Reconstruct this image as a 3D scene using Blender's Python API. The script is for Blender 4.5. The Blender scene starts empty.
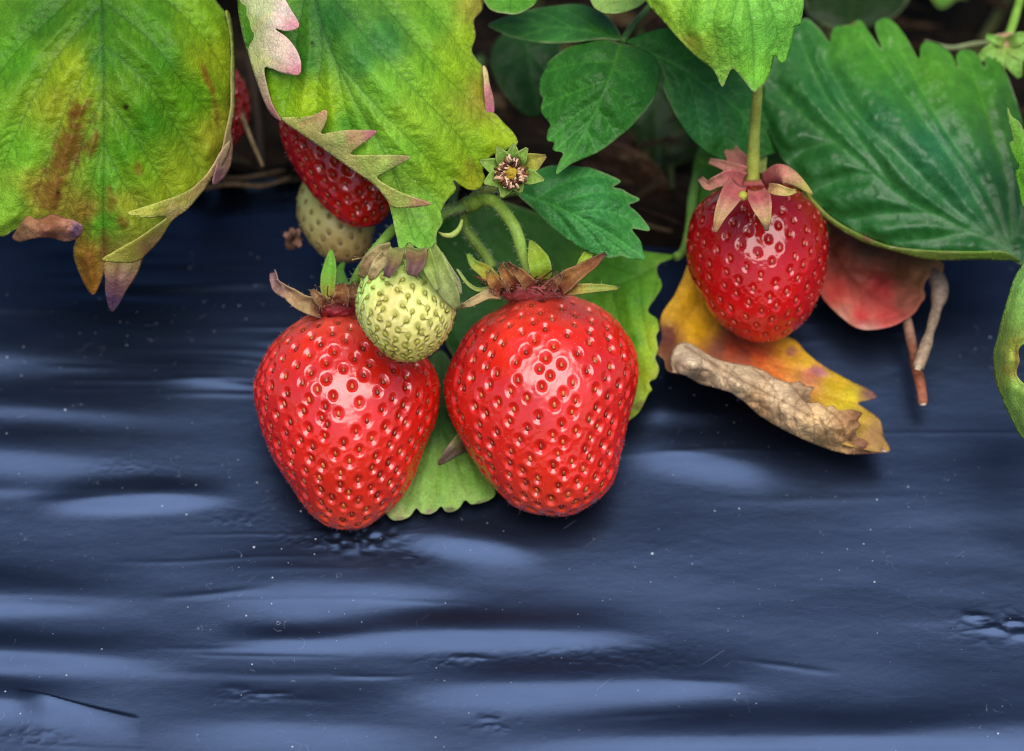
import bpy, math, random
import numpy as np
from mathutils import Vector, Matrix
from mathutils.geometry import delaunay_2d_cdt

rng = np.random.default_rng(7)
random.seed(7)
scene = bpy.context.scene
COL = scene.collection

# ------------------------------------------------------------------ camera frame (metres)
TH = math.radians(35.0)
FWD = np.array([0.0, math.cos(TH), -math.sin(TH)])
UPV = np.array([0.0, math.sin(TH), math.cos(TH)])
RGT = np.array([1.0, 0.0, 0.0])
D0 = 0.60                                   # distance of the front berries
PX = 0.205 / 1024.0                         # metres that one photo pixel covers there
CENTRE = np.array([0.0, 0.0, 0.20])
CAM = CENTRE - FWD * D0


def P(px, py, d=0.0):
    """photo position + depth (mm towards the viewer) -> world point(s)"""
    px = np.asarray(px, float); py = np.asarray(py, float); d = np.asarray(d, float)
    D = D0 - d * 0.001
    k = PX * D / D0
    return (CAM + FWD * D[..., None] + RGT * ((px - 512) * k)[..., None]
            + UPV * ((375.5 - py) * k)[..., None])


def lin(c):
    c = np.asarray(c, float) / 255.0
    return np.where(c <= 0.04045, c / 12.92, ((c + 0.055) / 1.055) ** 2.4)


# ------------------------------------------------------------------ numpy noise
def _hash(ix, iy, iz, seed):
    h = (ix.astype(np.int64) * 374761393 + iy.astype(np.int64) * 668265263
         + iz.astype(np.int64) * 2147483647 + seed * 1274126177) & 0x7FFFFFFF
    h = ((h ^ (h >> 13)) * 1274126177) & 0x7FFFFFFF
    h = h ^ (h >> 16)
    return (h & 0xFFFF) / 65535.0


def noise3(p, seed=0):
    p = np.asarray(p, float)
    i = np.floor(p).astype(np.int64); f = p - i
    f = f * f * (3 - 2 * f)
    r = 0
    for dx in (0, 1):
        wx = f[..., 0] if dx else 1 - f[..., 0]
        for dy in (0, 1):
            wy = f[..., 1] if dy else 1 - f[..., 1]
            for dz in (0, 1):
                wz = f[..., 2] if dz else 1 - f[..., 2]
                r = r + wx * wy * wz * _hash(i[..., 0] + dx, i[..., 1] + dy, i[..., 2] + dz, seed)
    return r * 2 - 1


def fbm(p, seed=0, octv=4):
    p = np.asarray(p, float); a = 1.0; s = 0; t = 0
    for k in range(octv):
        s = s + a * noise3(p * (2 ** k), seed + k * 17); t += a; a *= 0.5
    return s / t


def noise2(x, y, seed=0, octv=3):
    return fbm(np.stack([x, y, np.zeros_like(x) + 0.37], -1), seed, octv)


# ------------------------------------------------------------------ objects
def set_tag(o, label=None, cat=None, group=None, kind=None):
    if label: o['label'] = label
    if cat: o['category'] = cat
    if group: o['group'] = group
    if kind: o['kind'] = kind
    return o


def thing(name, loc, label, cat, group=None):
    o = bpy.data.objects.new(name, None)
    o.empty_display_size = 0.01
    COL.objects.link(o)
    o.location = Vector([float(v) for v in loc])
    return set_tag(o, label, cat, group)


def make_mesh(name, V, F, mat, attrs=None, smooth=True):
    me = bpy.data.meshes.new(name)
    V = np.asarray(V, np.float32)
    F = [np.asarray(f, np.int32) for f in (F if isinstance(F, (list, tuple)) else [F])]
    F = [f for f in F if len(f)]
    nl = sum(f.size for f in F); npoly = sum(len(f) for f in F)
    me.vertices.add(len(V)); me.vertices.foreach_set('co', V.ravel())
    me.loops.add(nl); me.loops.foreach_set('vertex_index', np.concatenate([f.ravel() for f in F]))
    me.polygons.add(npoly)
    tot = np.concatenate([np.full(len(f), f.shape[1], np.int32) for f in F])
    st = np.concatenate([[0], np.cumsum(tot)[:-1]]).astype(np.int32)
    me.polygons.foreach_set('loop_start', st)
    me.polygons.foreach_set('loop_total', tot)
    me.polygons.foreach_set('use_smooth', np.full(npoly, smooth))
    me.update(calc_edges=True)
    for k, a in (attrs or {}).items():
        a = np.asarray(a, np.float32)
        if a.ndim == 1:
            at = me.attributes.new(k, 'FLOAT', 'POINT'); at.data.foreach_set('value', a)
        else:
            at = me.attributes.new(k, 'FLOAT_COLOR', 'POINT')
            a4 = np.ones((len(a), 4), np.float32); a4[:, :3] = a
            at.data.foreach_set('color', a4.ravel())
    me.validate()
    if mat: me.materials.append(mat)
    return me


def add(name, V, F, mat, parent=None, attrs=None, label=None, kind=None, smooth=True):
    """one mesh object; V in world space, shifted to its parent's (or own) base"""
    V = np.asarray(V, float)
    if parent is not None:
        # walk up to get the world offset (only translations are used)
        off = np.zeros(3); p = parent
        while p is not None:
            off += np.array(p.location); p = p.parent
        me = make_mesh(name, V - off, F, mat, attrs, smooth)
        o = bpy.data.objects.new(name, me); COL.objects.link(o)
        o.parent = parent
    else:
        base = np.array([V[:, 0].mean(), V[:, 1].mean(), V[:, 2].min()])
        me = make_mesh(name, V - base, F, mat, attrs, smooth)
        o = bpy.data.objects.new(name, me); COL.objects.link(o)
        o.location = base
    if label: o['label'] = label
    if kind: o['kind'] = kind
    return o


# ------------------------------------------------------------------ curve helpers
def catmull(pts, n=10, closed=False):
    pts = np.asarray(pts, float); N = len(pts); out = []
    segs = N if closed else N - 1
    for i in range(segs):
        if closed:
            p0, p1, p2, p3 = pts[(i - 1) % N], pts[i], pts[(i + 1) % N], pts[(i + 2) % N]
        else:
            p0 = pts[max(i - 1, 0)]; p1 = pts[i]; p2 = pts[i + 1]; p3 = pts[min(i + 2, N - 1)]
        for k in range(n):
            t = k / n
            out.append(0.5 * ((2 * p1) + (-p0 + p2) * t + (2 * p0 - 5 * p1 + 4 * p2 - p3) * t * t
                              + (-p0 + 3 * p1 - 3 * p2 + p3) * t ** 3))
    if not closed: out.append(pts[-1])
    return np.array(out)


def resample(pts, step):
    pts = np.asarray(pts, float)
    d = np.r_[0, np.cumsum(np.linalg.norm(np.diff(pts, axis=0), axis=1))]
    n = max(2, int(round(d[-1] / step)) + 1)
    s = np.linspace(0, d[-1], n)
    return np.stack([np.interp(s, d, pts[:, k]) for k in range(pts.shape[1])], 1)


def seg_dist(Q, pts):
    """distance of 2-D points Q to a polyline, and the arc position 0..1 of the nearest point"""
    best = np.full(len(Q), 1e9); pos = np.zeros(len(Q))
    n = len(pts) - 1
    for i in range(n):
        a = pts[i]; b = pts[i + 1]; ab = b - a
        t = np.clip(((Q - a) @ ab) / max(ab @ ab, 1e-9), 0, 1)
        d = np.linalg.norm(Q - (a + t[:, None] * ab), axis=1)
        m = d < best
        best[m] = d[m]; pos[m] = (i + t[m]) / n
    return best, pos


def inside(Q, poly):
    x = Q[:, 0]; y = Q[:, 1]; r = np.zeros(len(Q), bool)
    n = len(poly); j = n - 1
    for i in range(n):
        xi, yi = poly[i]; xj, yj = poly[j]
        if yi != yj:
            c = ((yi > y) != (yj > y)) & (x < (xj - xi) * (y - yi) / (yj - yi) + xi)
            r ^= c
        j = i
    return r


class TPS:
    """thin plate spline through (x, y, value)"""
    def __init__(self, pts):
        pts = np.asarray(pts, float); self.c = pts[:, :2] / 100.0
        n = len(pts); K = self._k(np.linalg.norm(self.c[:, None] - self.c[None], axis=2))
        Pm = np.c_[np.ones(n), self.c]
        A = np.zeros((n + 3, n + 3)); A[:n, :n] = K + np.eye(n) * 1e-4; A[:n, n:] = Pm; A[n:, :n] = Pm.T
        self.w = np.linalg.lstsq(A, np.r_[pts[:, 2], 0, 0, 0], rcond=None)[0]

    @staticmethod
    def _k(r):
        return np.where(r > 1e-9, r * r * np.log(np.maximum(r, 1e-9)), 0)

    def __call__(self, Q):
        q = Q / 100.0; n = len(self.c)
        K = self._k(np.linalg.norm(q[:, None] - self.c[None], axis=2))
        return K @ self.w[:n] + self.w[n] + q @ self.w[n + 1:]


def smoothstep(a, b, x):
    t = np.clip((x - a) / (b - a), 0, 1)
    return t * t * (3 - 2 * t)


def colour_field(Q, cps, seed, warp=9.0, power=3.2):
    """blend of pigment control points (x, y, (r,g,b)) with a noisy boundary"""
    wx = noise2(Q[:, 0] / 26, Q[:, 1] / 26, seed, 4) * warp
    wy = noise2(Q[:, 0] / 26 + 31, Q[:, 1] / 26, seed + 5, 4) * warp
    q = Q + np.stack([wx, wy], 1)
    num = 0; den = 0
    for c in cps:
        w = 1.0 / (np.hypot(q[:, 0] - c[0], q[:, 1] - c[1]) + 4.0) ** power * (c[3] if len(c) > 3 else 1.0)
        num = num + w[:, None] * lin(c[2])[None]; den = den + w
    return num / den[:, None]


# ------------------------------------------------------------------ generic sheet traced in photo pixels
def triangulate(outline, step, sharp=False, veins=()):
    poly = np.asarray(outline, float)
    if not sharp: poly = catmull(poly, 6, True)
    poly = resample(np.vstack([poly, poly[:1]]), step)[:-1]
    lo = poly.min(0); hi = poly.max(0)
    xs = np.arange(lo[0], hi[0] + step, step); ys = np.arange(lo[1], hi[1] + step, step * 0.866)
    X, Y = np.meshgrid(xs, ys); X = X + (np.arange(len(ys)) % 2)[:, None] * step * 0.5
    Q = np.stack([X.ravel(), Y.ravel()], 1) + rng.uniform(-0.12, 0.12, (X.size, 2)) * step
    Q = Q[inside(Q, poly)]
    dmin, _ = seg_dist(Q, np.vstack([poly, poly[:1]]))
    Q = Q[dmin > step * 0.55]
    # the veins get rows of vertices of their own, so they stay thin and unbroken
    VP = []
    for v in veins:
        pl = resample(catmull(np.asarray(v, float), 8), step * 0.8)
        tg = np.gradient(pl, axis=0); tg /= np.maximum(np.linalg.norm(tg, axis=1, keepdims=True), 1e-9); nr = np.stack([-tg[:, 1], tg[:, 0]], 1)
        for off in ((0.0, -1.7, 1.7) if len(pl) * step > 24 else (0.0,)):
            c = pl + nr * off
            if VP:
                done = np.vstack(VP); dd = np.sqrt(((c[:, None] - done[None]) ** 2).sum(2)).min(1); c = c[dd > 0.9]
            if len(c): VP.append(c)
    if VP:
        VP = np.vstack(VP); VP = VP[inside(VP, poly)]
        dm, _ = seg_dist(VP, np.vstack([poly, poly[:1]])); VP = VP[dm > step * 0.4]
        keep = np.ones(len(Q), bool)
        for k in range(0, len(Q), 4000):
            keep[k:k + 4000] = ((Q[k:k + 4000, None] - VP[None]) ** 2).sum(2).min(1) > (step * 0.62) ** 2
        Q = np.vstack([Q[keep], VP])
    pts = np.vstack([poly, Q])
    n = len(poly)
    edges = [(i, (i + 1) % n) for i in range(n)]
    r = delaunay_2d_cdt([Vector((float(p[0]), float(-p[1]))) for p in pts], edges, [], 1, 1e-4)
    V = np.array([(v.x, -v.y) for v in r[0]])
    T = np.array([f for f in r[2] if len(f) == 3], np.int32)
    return V, T, poly


def close_sheet(V3, T, th):
    """give a triangulated sheet a thickness: back side + rim"""
    a = V3[T[:, 0]]; b = V3[T[:, 1]]; c = V3[T[:, 2]]
    fn = np.cross(b - a, c - a)
    vn = np.zeros_like(V3)
    for k in range(3): np.add.at(vn, T[:, k], fn)
    vn /= np.maximum(np.linalg.norm(vn, axis=1, keepdims=True), 1e-12)
    if (vn @ -FWD).mean() < 0:
        vn = -vn; T = T[:, ::-1]
    n = len(V3)
    E = np.vstack([T[:, [0, 1]], T[:, [1, 2]], T[:, [2, 0]]]).astype(np.int64)
    key = E[:, 0] * n + E[:, 1]; rev = E[:, 1] * n + E[:, 0]
    bd = E[~np.isin(key, rev)]
    Vb = V3 - vn * th
    quads = np.stack([bd[:, 1], bd[:, 0], bd[:, 0] + n, bd[:, 1] + n], 1)
    return np.vstack([V3, Vb]), [np.vstack([T, T[:, ::-1] + n]).astype(np.int32), quads.astype(np.int32)]


def sheet(name, mat, outline, depth, cps, veins=(), parent=None, step=2.5, seed=1, sharp=False,
          bulge=0.9, groove=0.28, reach=9.0, wave=0.5, wave_len=22.0, th=0.0002, spots=(), warp=9.0, edge_curl=0.0,
          power=3.2, crinkle=0.0, label=None, vein_w=1.5, vstrength=1.0, chlor=0.0, twig=False):
    twigs = []
    if twig:                                            # side veins of the side veins
        rv = np.random.default_rng(seed + 900)
        for v in veins[1:]:
            pl = resample(catmull(np.asarray(v, float), 8), 1.0); k = int(rv.integers(6, 12)); sgn = 1
            while k < len(pl) - 8:
                d = pl[min(k + 3, len(pl) - 1)] - pl[k]; d /= max(np.linalg.norm(d), 1e-6)
                a = math.radians(rv.uniform(42, 66)) * sgn; ca, sa = math.cos(a), math.sin(a)
                e = np.array([d[0] * ca - d[1] * sa, d[0] * sa + d[1] * ca]); L = rv.uniform(8, 17)
                n2 = np.array([-e[1], e[0]]) * rv.normal(0, 1.4)
                twigs.append(np.array([pl[k], pl[k] + e * L * 0.5 + n2, pl[k] + e * L + d * 2.5])); sgn = -sgn; k += int(rv.integers(4, 8))
    V, T, poly = triangulate(outline, step, sharp, list(veins) + twigs)
    dep = TPS(depth)(V)
    dE, _ = seg_dist(V, np.vstack([poly, poly[:1]]))
    vein = np.zeros(len(V)); dv_all = np.full(len(V), 1e9)
    for k, v in enumerate(veins):
        pl = catmull(np.asarray(v, float), 8)
        d, t = seg_dist(V, pl)
        w = (vein_w * 1.25 if k == 0 else vein_w * 0.9) * (1.1 - 0.45 * t)
        g = np.exp(-(d / w) ** 2)
        vein = np.maximum(vein, g * (1 - 0.35 * t) * (1.0 if k == 0 else 0.75))
        dv_all = np.minimum(dv_all, d)
    for v in twigs:
        m = np.abs(V - v[1]).max(1) < 24
        d, t = seg_dist(V[m], v); g = np.exp(-(d / 1.1) ** 2) * (1 - 0.5 * t)
        vein[m] = np.maximum(vein[m], 0.5 * g); dep[m] -= 0.10 * g
    if len(veins):
        b = (1 - np.exp(-(dv_all / reach) ** 2)) * smoothstep(0, 14, dE)
        dep = dep + bulge * b - groove * vein
        # quilting between the secondary veins
        q = np.abs(noise2(V[:, 0] / 9.0, V[:, 1] / 9.0, seed + 3, 2))
        dep = dep + 0.34 * bulge * (q - 0.3) * smoothstep(0, 8, dv_all)
    dep = dep + wave * noise2(V[:, 0] / wave_len, V[:, 1] / wave_len, seed + 11, 3)
    if crinkle:
        dep = dep + crinkle * np.abs(noise2(V[:, 0] / 11, V[:, 1] / 11, seed + 21, 4))
    if edge_curl:
        dep = dep + edge_curl * (1 - smoothstep(0, 10, dE))
    col = colour_field(V, cps, seed, warp, power)
    for s in spots:                                     # (x, y, rx, ry, angle, rgb, strength)
        x, y, rx, ry, an, c, k = s
        dx = V[:, 0] - x; dy = V[:, 1] - y; ca, sa = math.cos(math.radians(an)), math.sin(math.radians(an))
        u = (dx * ca + dy * sa) / rx; w2 = (-dx * sa + dy * ca) / ry
        r = np.sqrt(u * u + w2 * w2) + (0.95 if max(rx, ry) > 6 else 0.3) * noise2(V[:, 0] / 9, V[:, 1] / 9, seed + 31, 5)
        m = (1 - smoothstep(0.35, 1.2, r)) * k
        col = col * (1 - m[:, None]) + lin(c)[None] * m[:, None]
    if len(veins) and chlor:                            # paler tissue between the veins
        q = (1 - np.exp(-(dv_all / (reach * 0.8)) ** 2))[:, None] * chlor
        col = col * (1 - q * 0.5) + col * np.array([1.5, 1.3, 0.9]) * q * 0.5 + col * 0.0
    W = P(V[:, 0], V[:, 1], dep)
    W2, F = close_sheet(W, T, th)
    two = lambda a: np.concatenate([a, a])
    return add(name, W2, F, mat, parent, dict(col=np.vstack([col, col]), vein=two(vein) * vstrength, rim=two(np.exp(-(dE / 1.3) ** 2) * smoothstep(-0.25, 0.45, noise2(V[:, 0] / 28, V[:, 1] / 28, seed + 41, 3)))), label=label)


# ------------------------------------------------------------------ ribbons (sepals) and tubes (stems)
def ribbon(name, mat, path, widths, cols, parent=None, cup=0.25, seed=0, th=0.00025, label=None, n=20, m=9, twist=0.0, rough=0.25, side=None):
    """path: [(px,py,d)...], widths in px, cols: list of sRGB base->tip"""
    c = catmull(np.asarray(path, float), 8); c = resample(c, np.linalg.norm(np.diff(c, axis=0), axis=1).sum() / (n - 1))
    n = len(c)
    C3 = P(c[:, 0], c[:, 1], c[:, 2])
    tg = np.gradient(C3, axis=0); tg /= np.linalg.norm(tg, axis=1, keepdims=True)
    s = np.linspace(0, 1, n)
    w = np.interp(s, np.linspace(0, 1, len(widths)), widths) * PX * 0.5
    # soften widths
    sd = np.cross(tg, -FWD if side is None else np.asarray(side)); sd /= np.maximum(np.linalg.norm(sd, axis=1, keepdims=True), 1e-6)
    nm = np.cross(sd, tg)
    if (nm @ -FWD).mean() < 0: nm = -nm
    an = twist * (s - 0.0)
    sd2 = sd * np.cos(an)[:, None] + nm * np.sin(an)[:, None]; nm2 = nm * np.cos(an)[:, None] - sd * np.sin(an)[:, None]
    u = np.linspace(-1, 1, m)
    V = C3[:, None] + sd2[:, None] * (u[None, :, None] * w[:, None, None]) + nm2[:, None] * ((u ** 2)[None, :, None] * w[:, None, None] * cup)
    jit = noise3(V * 900 + seed * 3.1, seed) * rough * 0.001 * 0.6
    V = V + nm2[:, None] * jit[..., None]
    V = V.reshape(-1, 3)
    i, j = np.meshgrid(np.arange(n - 1), np.arange(m - 1), indexing='ij')
    a = (i * m + j).ravel(); T = np.vstack([np.stack([a, a + 1, a + m + 1], 1), np.stack([a, a + m + 1, a + m], 1)])
    cs = np.array([lin(k) for k in cols]); kk = np.linspace(0, 1, len(cs))
    S = np.repeat(s, m); U = np.tile(np.abs(u), n)
    S = np.clip(S + 0.12 * noise3(V * 700, seed + 2), 0, 1)
    col = np.stack([np.interp(S, kk, cs[:, q]) for q in range(3)], 1)
    V2, F = close_sheet(V, T.astype(np.int32), th)
    vein = np.exp(-(U / 0.16) ** 2) * 0.35
    return add(name, V2, F, mat, parent, dict(col=np.vstack([col, col]), vein=np.r_[vein, vein], rim=np.r_[U, U] ** 8 * 0.4), label=label)


def tube_geo(C3, rad, nseg=12):
    n = len(C3)
    tg = np.gradient(C3, axis=0); tg /= np.maximum(np.linalg.norm(tg, axis=1, keepdims=True), 1e-9)
    ref = np.array([0.31, 0.17, 0.93]); A = np.cross(tg, ref); A /= np.linalg.norm(A, axis=1, keepdims=True)
    B = np.cross(tg, A)
    a = np.linspace(0, 2 * np.pi, nseg, endpoint=False)
    V = C3[:, None] + (A[:, None] * np.cos(a)[None, :, None] + B[:, None] * np.sin(a)[None, :, None]) * np.asarray(rad)[:, None, None]
    V = V.reshape(-1, 3)
    i, j = np.meshgrid(np.arange(n - 1), np.arange(nseg), indexing='ij'); j2 = (j + 1) % nseg
    Q = np.stack([(i * nseg + j).ravel(), (i * nseg + j2).ravel(), ((i + 1) * nseg + j2).ravel(), ((i + 1) * nseg + j).ravel()], 1)
    V = np.vstack([V, C3[:1], C3[-1:]])
    k = np.arange(nseg); k2 = (k + 1) % nseg
    T = np.vstack([np.stack([k2, k, np.full(nseg, n * nseg)], 1), np.stack([(n - 1) * nseg + k, (n - 1) * nseg + k2, np.full(nseg, n * nseg + 1)], 1)])
    return V, [Q, T]


def tube(name, mat, path, widths, cols, parent=None, seed=0, label=None, n=28, nseg=14, lumps=0.06):
    c = catmull(np.asarray(path, float), 8); c = resample(c, np.linalg.norm(np.diff(c, axis=0), axis=1).sum() / (n - 1)); n = len(c)
    C3 = P(c[:, 0], c[:, 1], c[:, 2]); s = np.linspace(0, 1, n)
    r = np.interp(s, np.linspace(0, 1, len(widths)), widths) * PX * 0.5
    r = r * (1 + lumps * noise3(np.stack([s * 9, s * 0 + seed, s * 0], 1), seed))
    V, F = tube_geo(C3, r, nseg)
    cs = np.array([lin(k) for k in cols]); kk = np.linspace(0, 1, len(cs))
    S = np.r_[np.repeat(s, nseg), 0, 1]
    S = np.clip(S + 0.08 * noise3(V * 600, seed + 2), 0, 1)
    col = np.stack([np.interp(S, kk, cs[:, q]) for q in range(3)], 1)
    z = np.zeros(len(V))
    return add(name, V, F, mat, parent, dict(col=col, vein=z, rim=z), label=label)


def hairs(name, mat, base, nrm, length, width, parent, lean=None, seed=0):
    """fine tapering hairs (three-sided, bent once)"""
    r = np.random.default_rng(seed); n = len(base)
    d = nrm + r.normal(0, 0.45, (n, 3)); d /= np.linalg.norm(d, axis=1, keepdims=True)
    L = length * r.uniform(0.5, 1.25, n)[:, None]
    b2 = d + r.normal(0, 0.35, (n, 3))
    if lean is not None: b2 = b2 + lean
    b2 /= np.linalg.norm(b2, axis=1, keepdims=True)
    p1 = base + d * L * 0.5; p2 = p1 + b2 * L * 0.5
    a = np.cross(d, r.normal(0, 1, (n, 3))); a /= np.linalg.norm(a, axis=1, keepdims=True); b = np.cross(d, a)
    w = width * 0.5; V = []
    for k in range(3):
        o = a * math.cos(k * 2.094) + b * math.sin(k * 2.094); V.append(base + o * w)
    for k in range(3):
        o = a * math.cos(k * 2.094) + b * math.sin(k * 2.094); V.append(p1 + o * w * 0.75)
    V.append(p2)
    V = np.stack(V, 1).reshape(-1, 3); i = np.arange(n)[:, None] * 7
    Q = np.vstack([i + np.array([[k, (k + 1) % 3, 3 + (k + 1) % 3, 3 + k]]) for k in range(3)])
    T = np.vstack([i + np.array([[3 + k, 3 + (k + 1) % 3, 6]]) for k in range(3)])
    o = add(name, V, [Q, T], mat, parent); o['kind'] = 'stuff'
    return o
# ------------------------------------------------------------------ materials
class NT:
    def __init__(self, name):
        self.m = bpy.data.materials.new(name); self.m.use_nodes = True
        self.t = self.m.node_tree; self.t.nodes.clear()
        self.out = self.n('ShaderNodeOutputMaterial')

    def n(self, typ, **kw):
        nd = self.t.nodes.new(typ)
        for k, v in kw.items():
            if k.startswith('i_'):
                nd.inputs[k[2:].replace('_', ' ')].default_value = v
            else: setattr(nd, k, v)
        return nd

    def l(self, a, b): self.t.links.new(a, b)

    def attr(self, name):
        return self.n('ShaderNodeAttribute', attribute_name=name)

    def coord(self): return self.n('ShaderNodeTexCoord').outputs['Object']

    def noise(self, scale, detail=4, rough=0.55, vec=None):
        nd = self.n('ShaderNodeTexNoise'); nd.inputs['Scale'].default_value = scale
        nd.inputs['Detail'].default_value = detail; nd.inputs['Roughness'].default_value = rough
        self.l(vec if vec is not None else self.coord(), nd.inputs['Vector']); return nd.outputs['Fac']

    def ramp(self, fac, stops):
        nd = self.n('ShaderNodeValToRGB'); e = nd.color_ramp.elements
        while len(e) < len(stops): e.new(0.5)
        for k, (p, c) in enumerate(stops):
            e[k].position = p; e[k].color = (c, c, c, 1) if not hasattr(c, '__len__') else (*c, 1)
        self.l(fac, nd.inputs['Fac']); return nd.outputs['Color']

    def mix(self, fac, a, b, blend='MIX'):
        nd = self.n('ShaderNodeMix', data_type='RGBA', blend_type=blend)
        for s, v in ((nd.inputs[0], fac), (nd.inputs[6], a), (nd.inputs[7], b)):
            if hasattr(v, 'links') or isinstance(v, bpy.types.NodeSocket): self.l(v, s)
            elif hasattr(v, '__len__'): s.default_value = (*v, 1) if len(v) == 3 else v
            else: s.default_value = v
        return nd.outputs[2]

    def math(self, op, a, b=0.0, clamp=False):
        nd = self.n('ShaderNodeMath', operation=op, use_clamp=clamp)
        for s, v in ((nd.inputs[0], a), (nd.inputs[1], b)):
            if isinstance(v, bpy.types.NodeSocket): self.l(v, s)
            else: s.default_value = v
        return nd.outputs[0]

    def bump(self, h, dist, strength=1.0, prev=None):
        nd = self.n('ShaderNodeBump'); nd.inputs['Strength'].default_value = strength; nd.inputs['Distance'].default_value = dist
        self.l(h, nd.inputs['Height'])
        if prev is not None: self.l(prev, nd.inputs['Normal'])
        return nd.outputs['Normal']


ALB = 0.9          # photo colours are of lit surfaces: bring them down to pigment


def leaf_material(name, rough=0.42, trans=0.22, gain=1.0, speck=0.0, net=1.0, dry=False, tint=(1.0, 1.0, 1.0), bumpd=0.00009, dark=0.55, vein_mul=(1.5, 1.35, 1.5), rim_col=(0.42, 0.36, 0.2), rimk=0.5, spec=0.22):
    t = NT(name)
    col = t.attr('col').outputs['Color']
    vein = t.attr('vein').outputs['Fac']; rim = t.attr('rim').outputs['Fac']
    co = t.coord()
    c = t.mix(1.0, col, tuple(ALB * gain * k for k in tint), 'MULTIPLY')
    # mottling
    n1 = t.noise(420, 5, 0.6, co)
    c = t.mix(1.0, c, t.ramp(n1, [(0.25, 0.72), (0.55, 1.0), (0.8, 1.25)]), 'MULTIPLY')
    # fine vein network
    vo = t.n('ShaderNodeTexVoronoi', feature='DISTANCE_TO_EDGE'); vo.inputs['Scale'].default_value = 820 if not dry else 420
    wv = t.n('ShaderNodeVectorMath', operation='ADD')
    nz = t.n('ShaderNodeTexNoise'); nz.inputs['Scale'].default_value = 300; t.l(co, nz.inputs['Vector'])
    sc = t.n('ShaderNodeVectorMath', operation='SCALE'); sc.inputs['Scale'].default_value = 0.0016; t.l(nz.outputs['Color'], sc.inputs[0])
    t.l(co, wv.inputs[0]); t.l(sc.outputs[0], wv.inputs[1]); t.l(wv.outputs[0], vo.inputs['Vector'])
    ed = t.ramp(vo.outputs['Distance'], [(0.0, 0.0), (0.16, 1.0)])
    if dry: c = t.mix(t.math('MULTIPLY', t.math('SUBTRACT', 1.0, ed), 0.25 * net), c, (0.10, 0.065, 0.04))
    else: c = t.mix(1.0, c, t.mix(ed, (0.90, 0.93, 0.86), (1.0, 1.0, 1.0)), 'MULTIPLY')
    vc = t.mix(1.0, c, vein_mul, 'MULTIPLY')
    c = t.mix(t.math('MULTIPLY', vein, 0.85, True), c, vc)
    c = t.mix(t.math('MULTIPLY', rim, rimk, True), c, rim_col)
    if speck:
        v2 = t.n('ShaderNodeTexVoronoi'); v2.inputs['Scale'].default_value = 210; t.l(co, v2.inputs['Vector'])
        sep = t.n('ShaderNodeSeparateColor'); t.l(v2.outputs['Color'], sep.inputs[0])
        th = t.math('MULTIPLY', t.math('POWER', sep.outputs[0], 6.0), 0.16 * speck)
        m = t.math('LESS_THAN', v2.outputs['Distance'], th)
        c = t.mix(t.math('MULTIPLY', m, 0.7), c, (0.6, 0.62, 0.5))
    n3 = t.noise(2600, 3, 0.6, co)
    c = t.mix(1.0, c, t.ramp(n3, [(0.3, 0.80), (0.7, 1.2)]), 'MULTIPLY')
    h = t.math('ADD', t.math('MULTIPLY', ed, 0.6 * net), t.math('ADD', t.math('MULTIPLY', n1, 0.5), t.math('MULTIPLY', n3, 0.8)))
    nrm = t.bump(h, bumpd if not dry else 0.00012, 0.9)
    pb = t.n('ShaderNodeBsdfPrincipled')
    t.l(c, pb.inputs['Base Color']); t.l(nrm, pb.inputs['Normal'])
    t.l(t.ramp(n1, [(0.3, rough - 0.08), (0.7, rough + 0.12)]), pb.inputs['Roughness'])
    pb.inputs['Specular IOR Level'].default_value = spec
    tr = t.n('ShaderNodeBsdfTranslucent')
    t.l(t.mix(1.0, c, (1.15, 1.25, 0.6), 'MULTIPLY'), tr.inputs['Color']); t.l(nrm, tr.inputs['Normal'])
    ms = t.n('ShaderNodeMixShader'); ms.inputs[0].default_value = trans
    t.l(pb.outputs[0], ms.inputs[1]); t.l(tr.outputs[0], ms.inputs[2]); t.l(ms.outputs[0], t.out.inputs['Surface'])
    return t.m


M_LEAF = leaf_material('leaf_green', rough=0.46, speck=0.6, gain=1.25, tint=(1.0, 1.02, 0.62), vein_mul=(0.36, 0.46, 0.40))
M_DARK = leaf_material('leaf_dark_green', rough=0.42, trans=0.10, gain=1.2, vein_mul=(2.0, 1.7, 1.6), rimk=0.4, rim_col=(0.4, 0.45, 0.22), spec=0.2, tint=(1.02, 1.0, 0.55))
M_PUCKER = leaf_material('leaf_puckered', rough=0.38, bumpd=0.00004, trans=0.06, rimk=0.35, rim_col=(0.4, 0.45, 0.22), spec=0.34, gain=0.95, vein_mul=(2.0, 1.6, 1.4), tint=(1.0, 1.0, 0.8))
M_PALE = leaf_material('leaf_pale_underside', rough=0.55, trans=0.15, gain=1.3, rimk=0.3, vein_mul=(1.2, 0.95, 0.95))
M_DRY = leaf_material('leaf_dry', rough=0.7, trans=0.03, gain=1.6, dry=True, vein_mul=(0.34, 0.27, 0.22), rimk=0.35, rim_col=(0.12, 0.07, 0.04), spec=0.25)
M_DYING = leaf_material('leaf_dying', rough=0.5, gain=1.3, trans=0.12, vein_mul=(0.8, 0.6, 0.5), rimk=0.4, rim_col=(0.16, 0.08, 0.05))
M_SEPAL = leaf_material('sepal', rough=0.5, trans=0.15, net=0.6, rimk=0.25)
M_STEM = leaf_material('stem', rough=0.4, trans=0.08, net=0.3, rimk=0.0)


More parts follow.
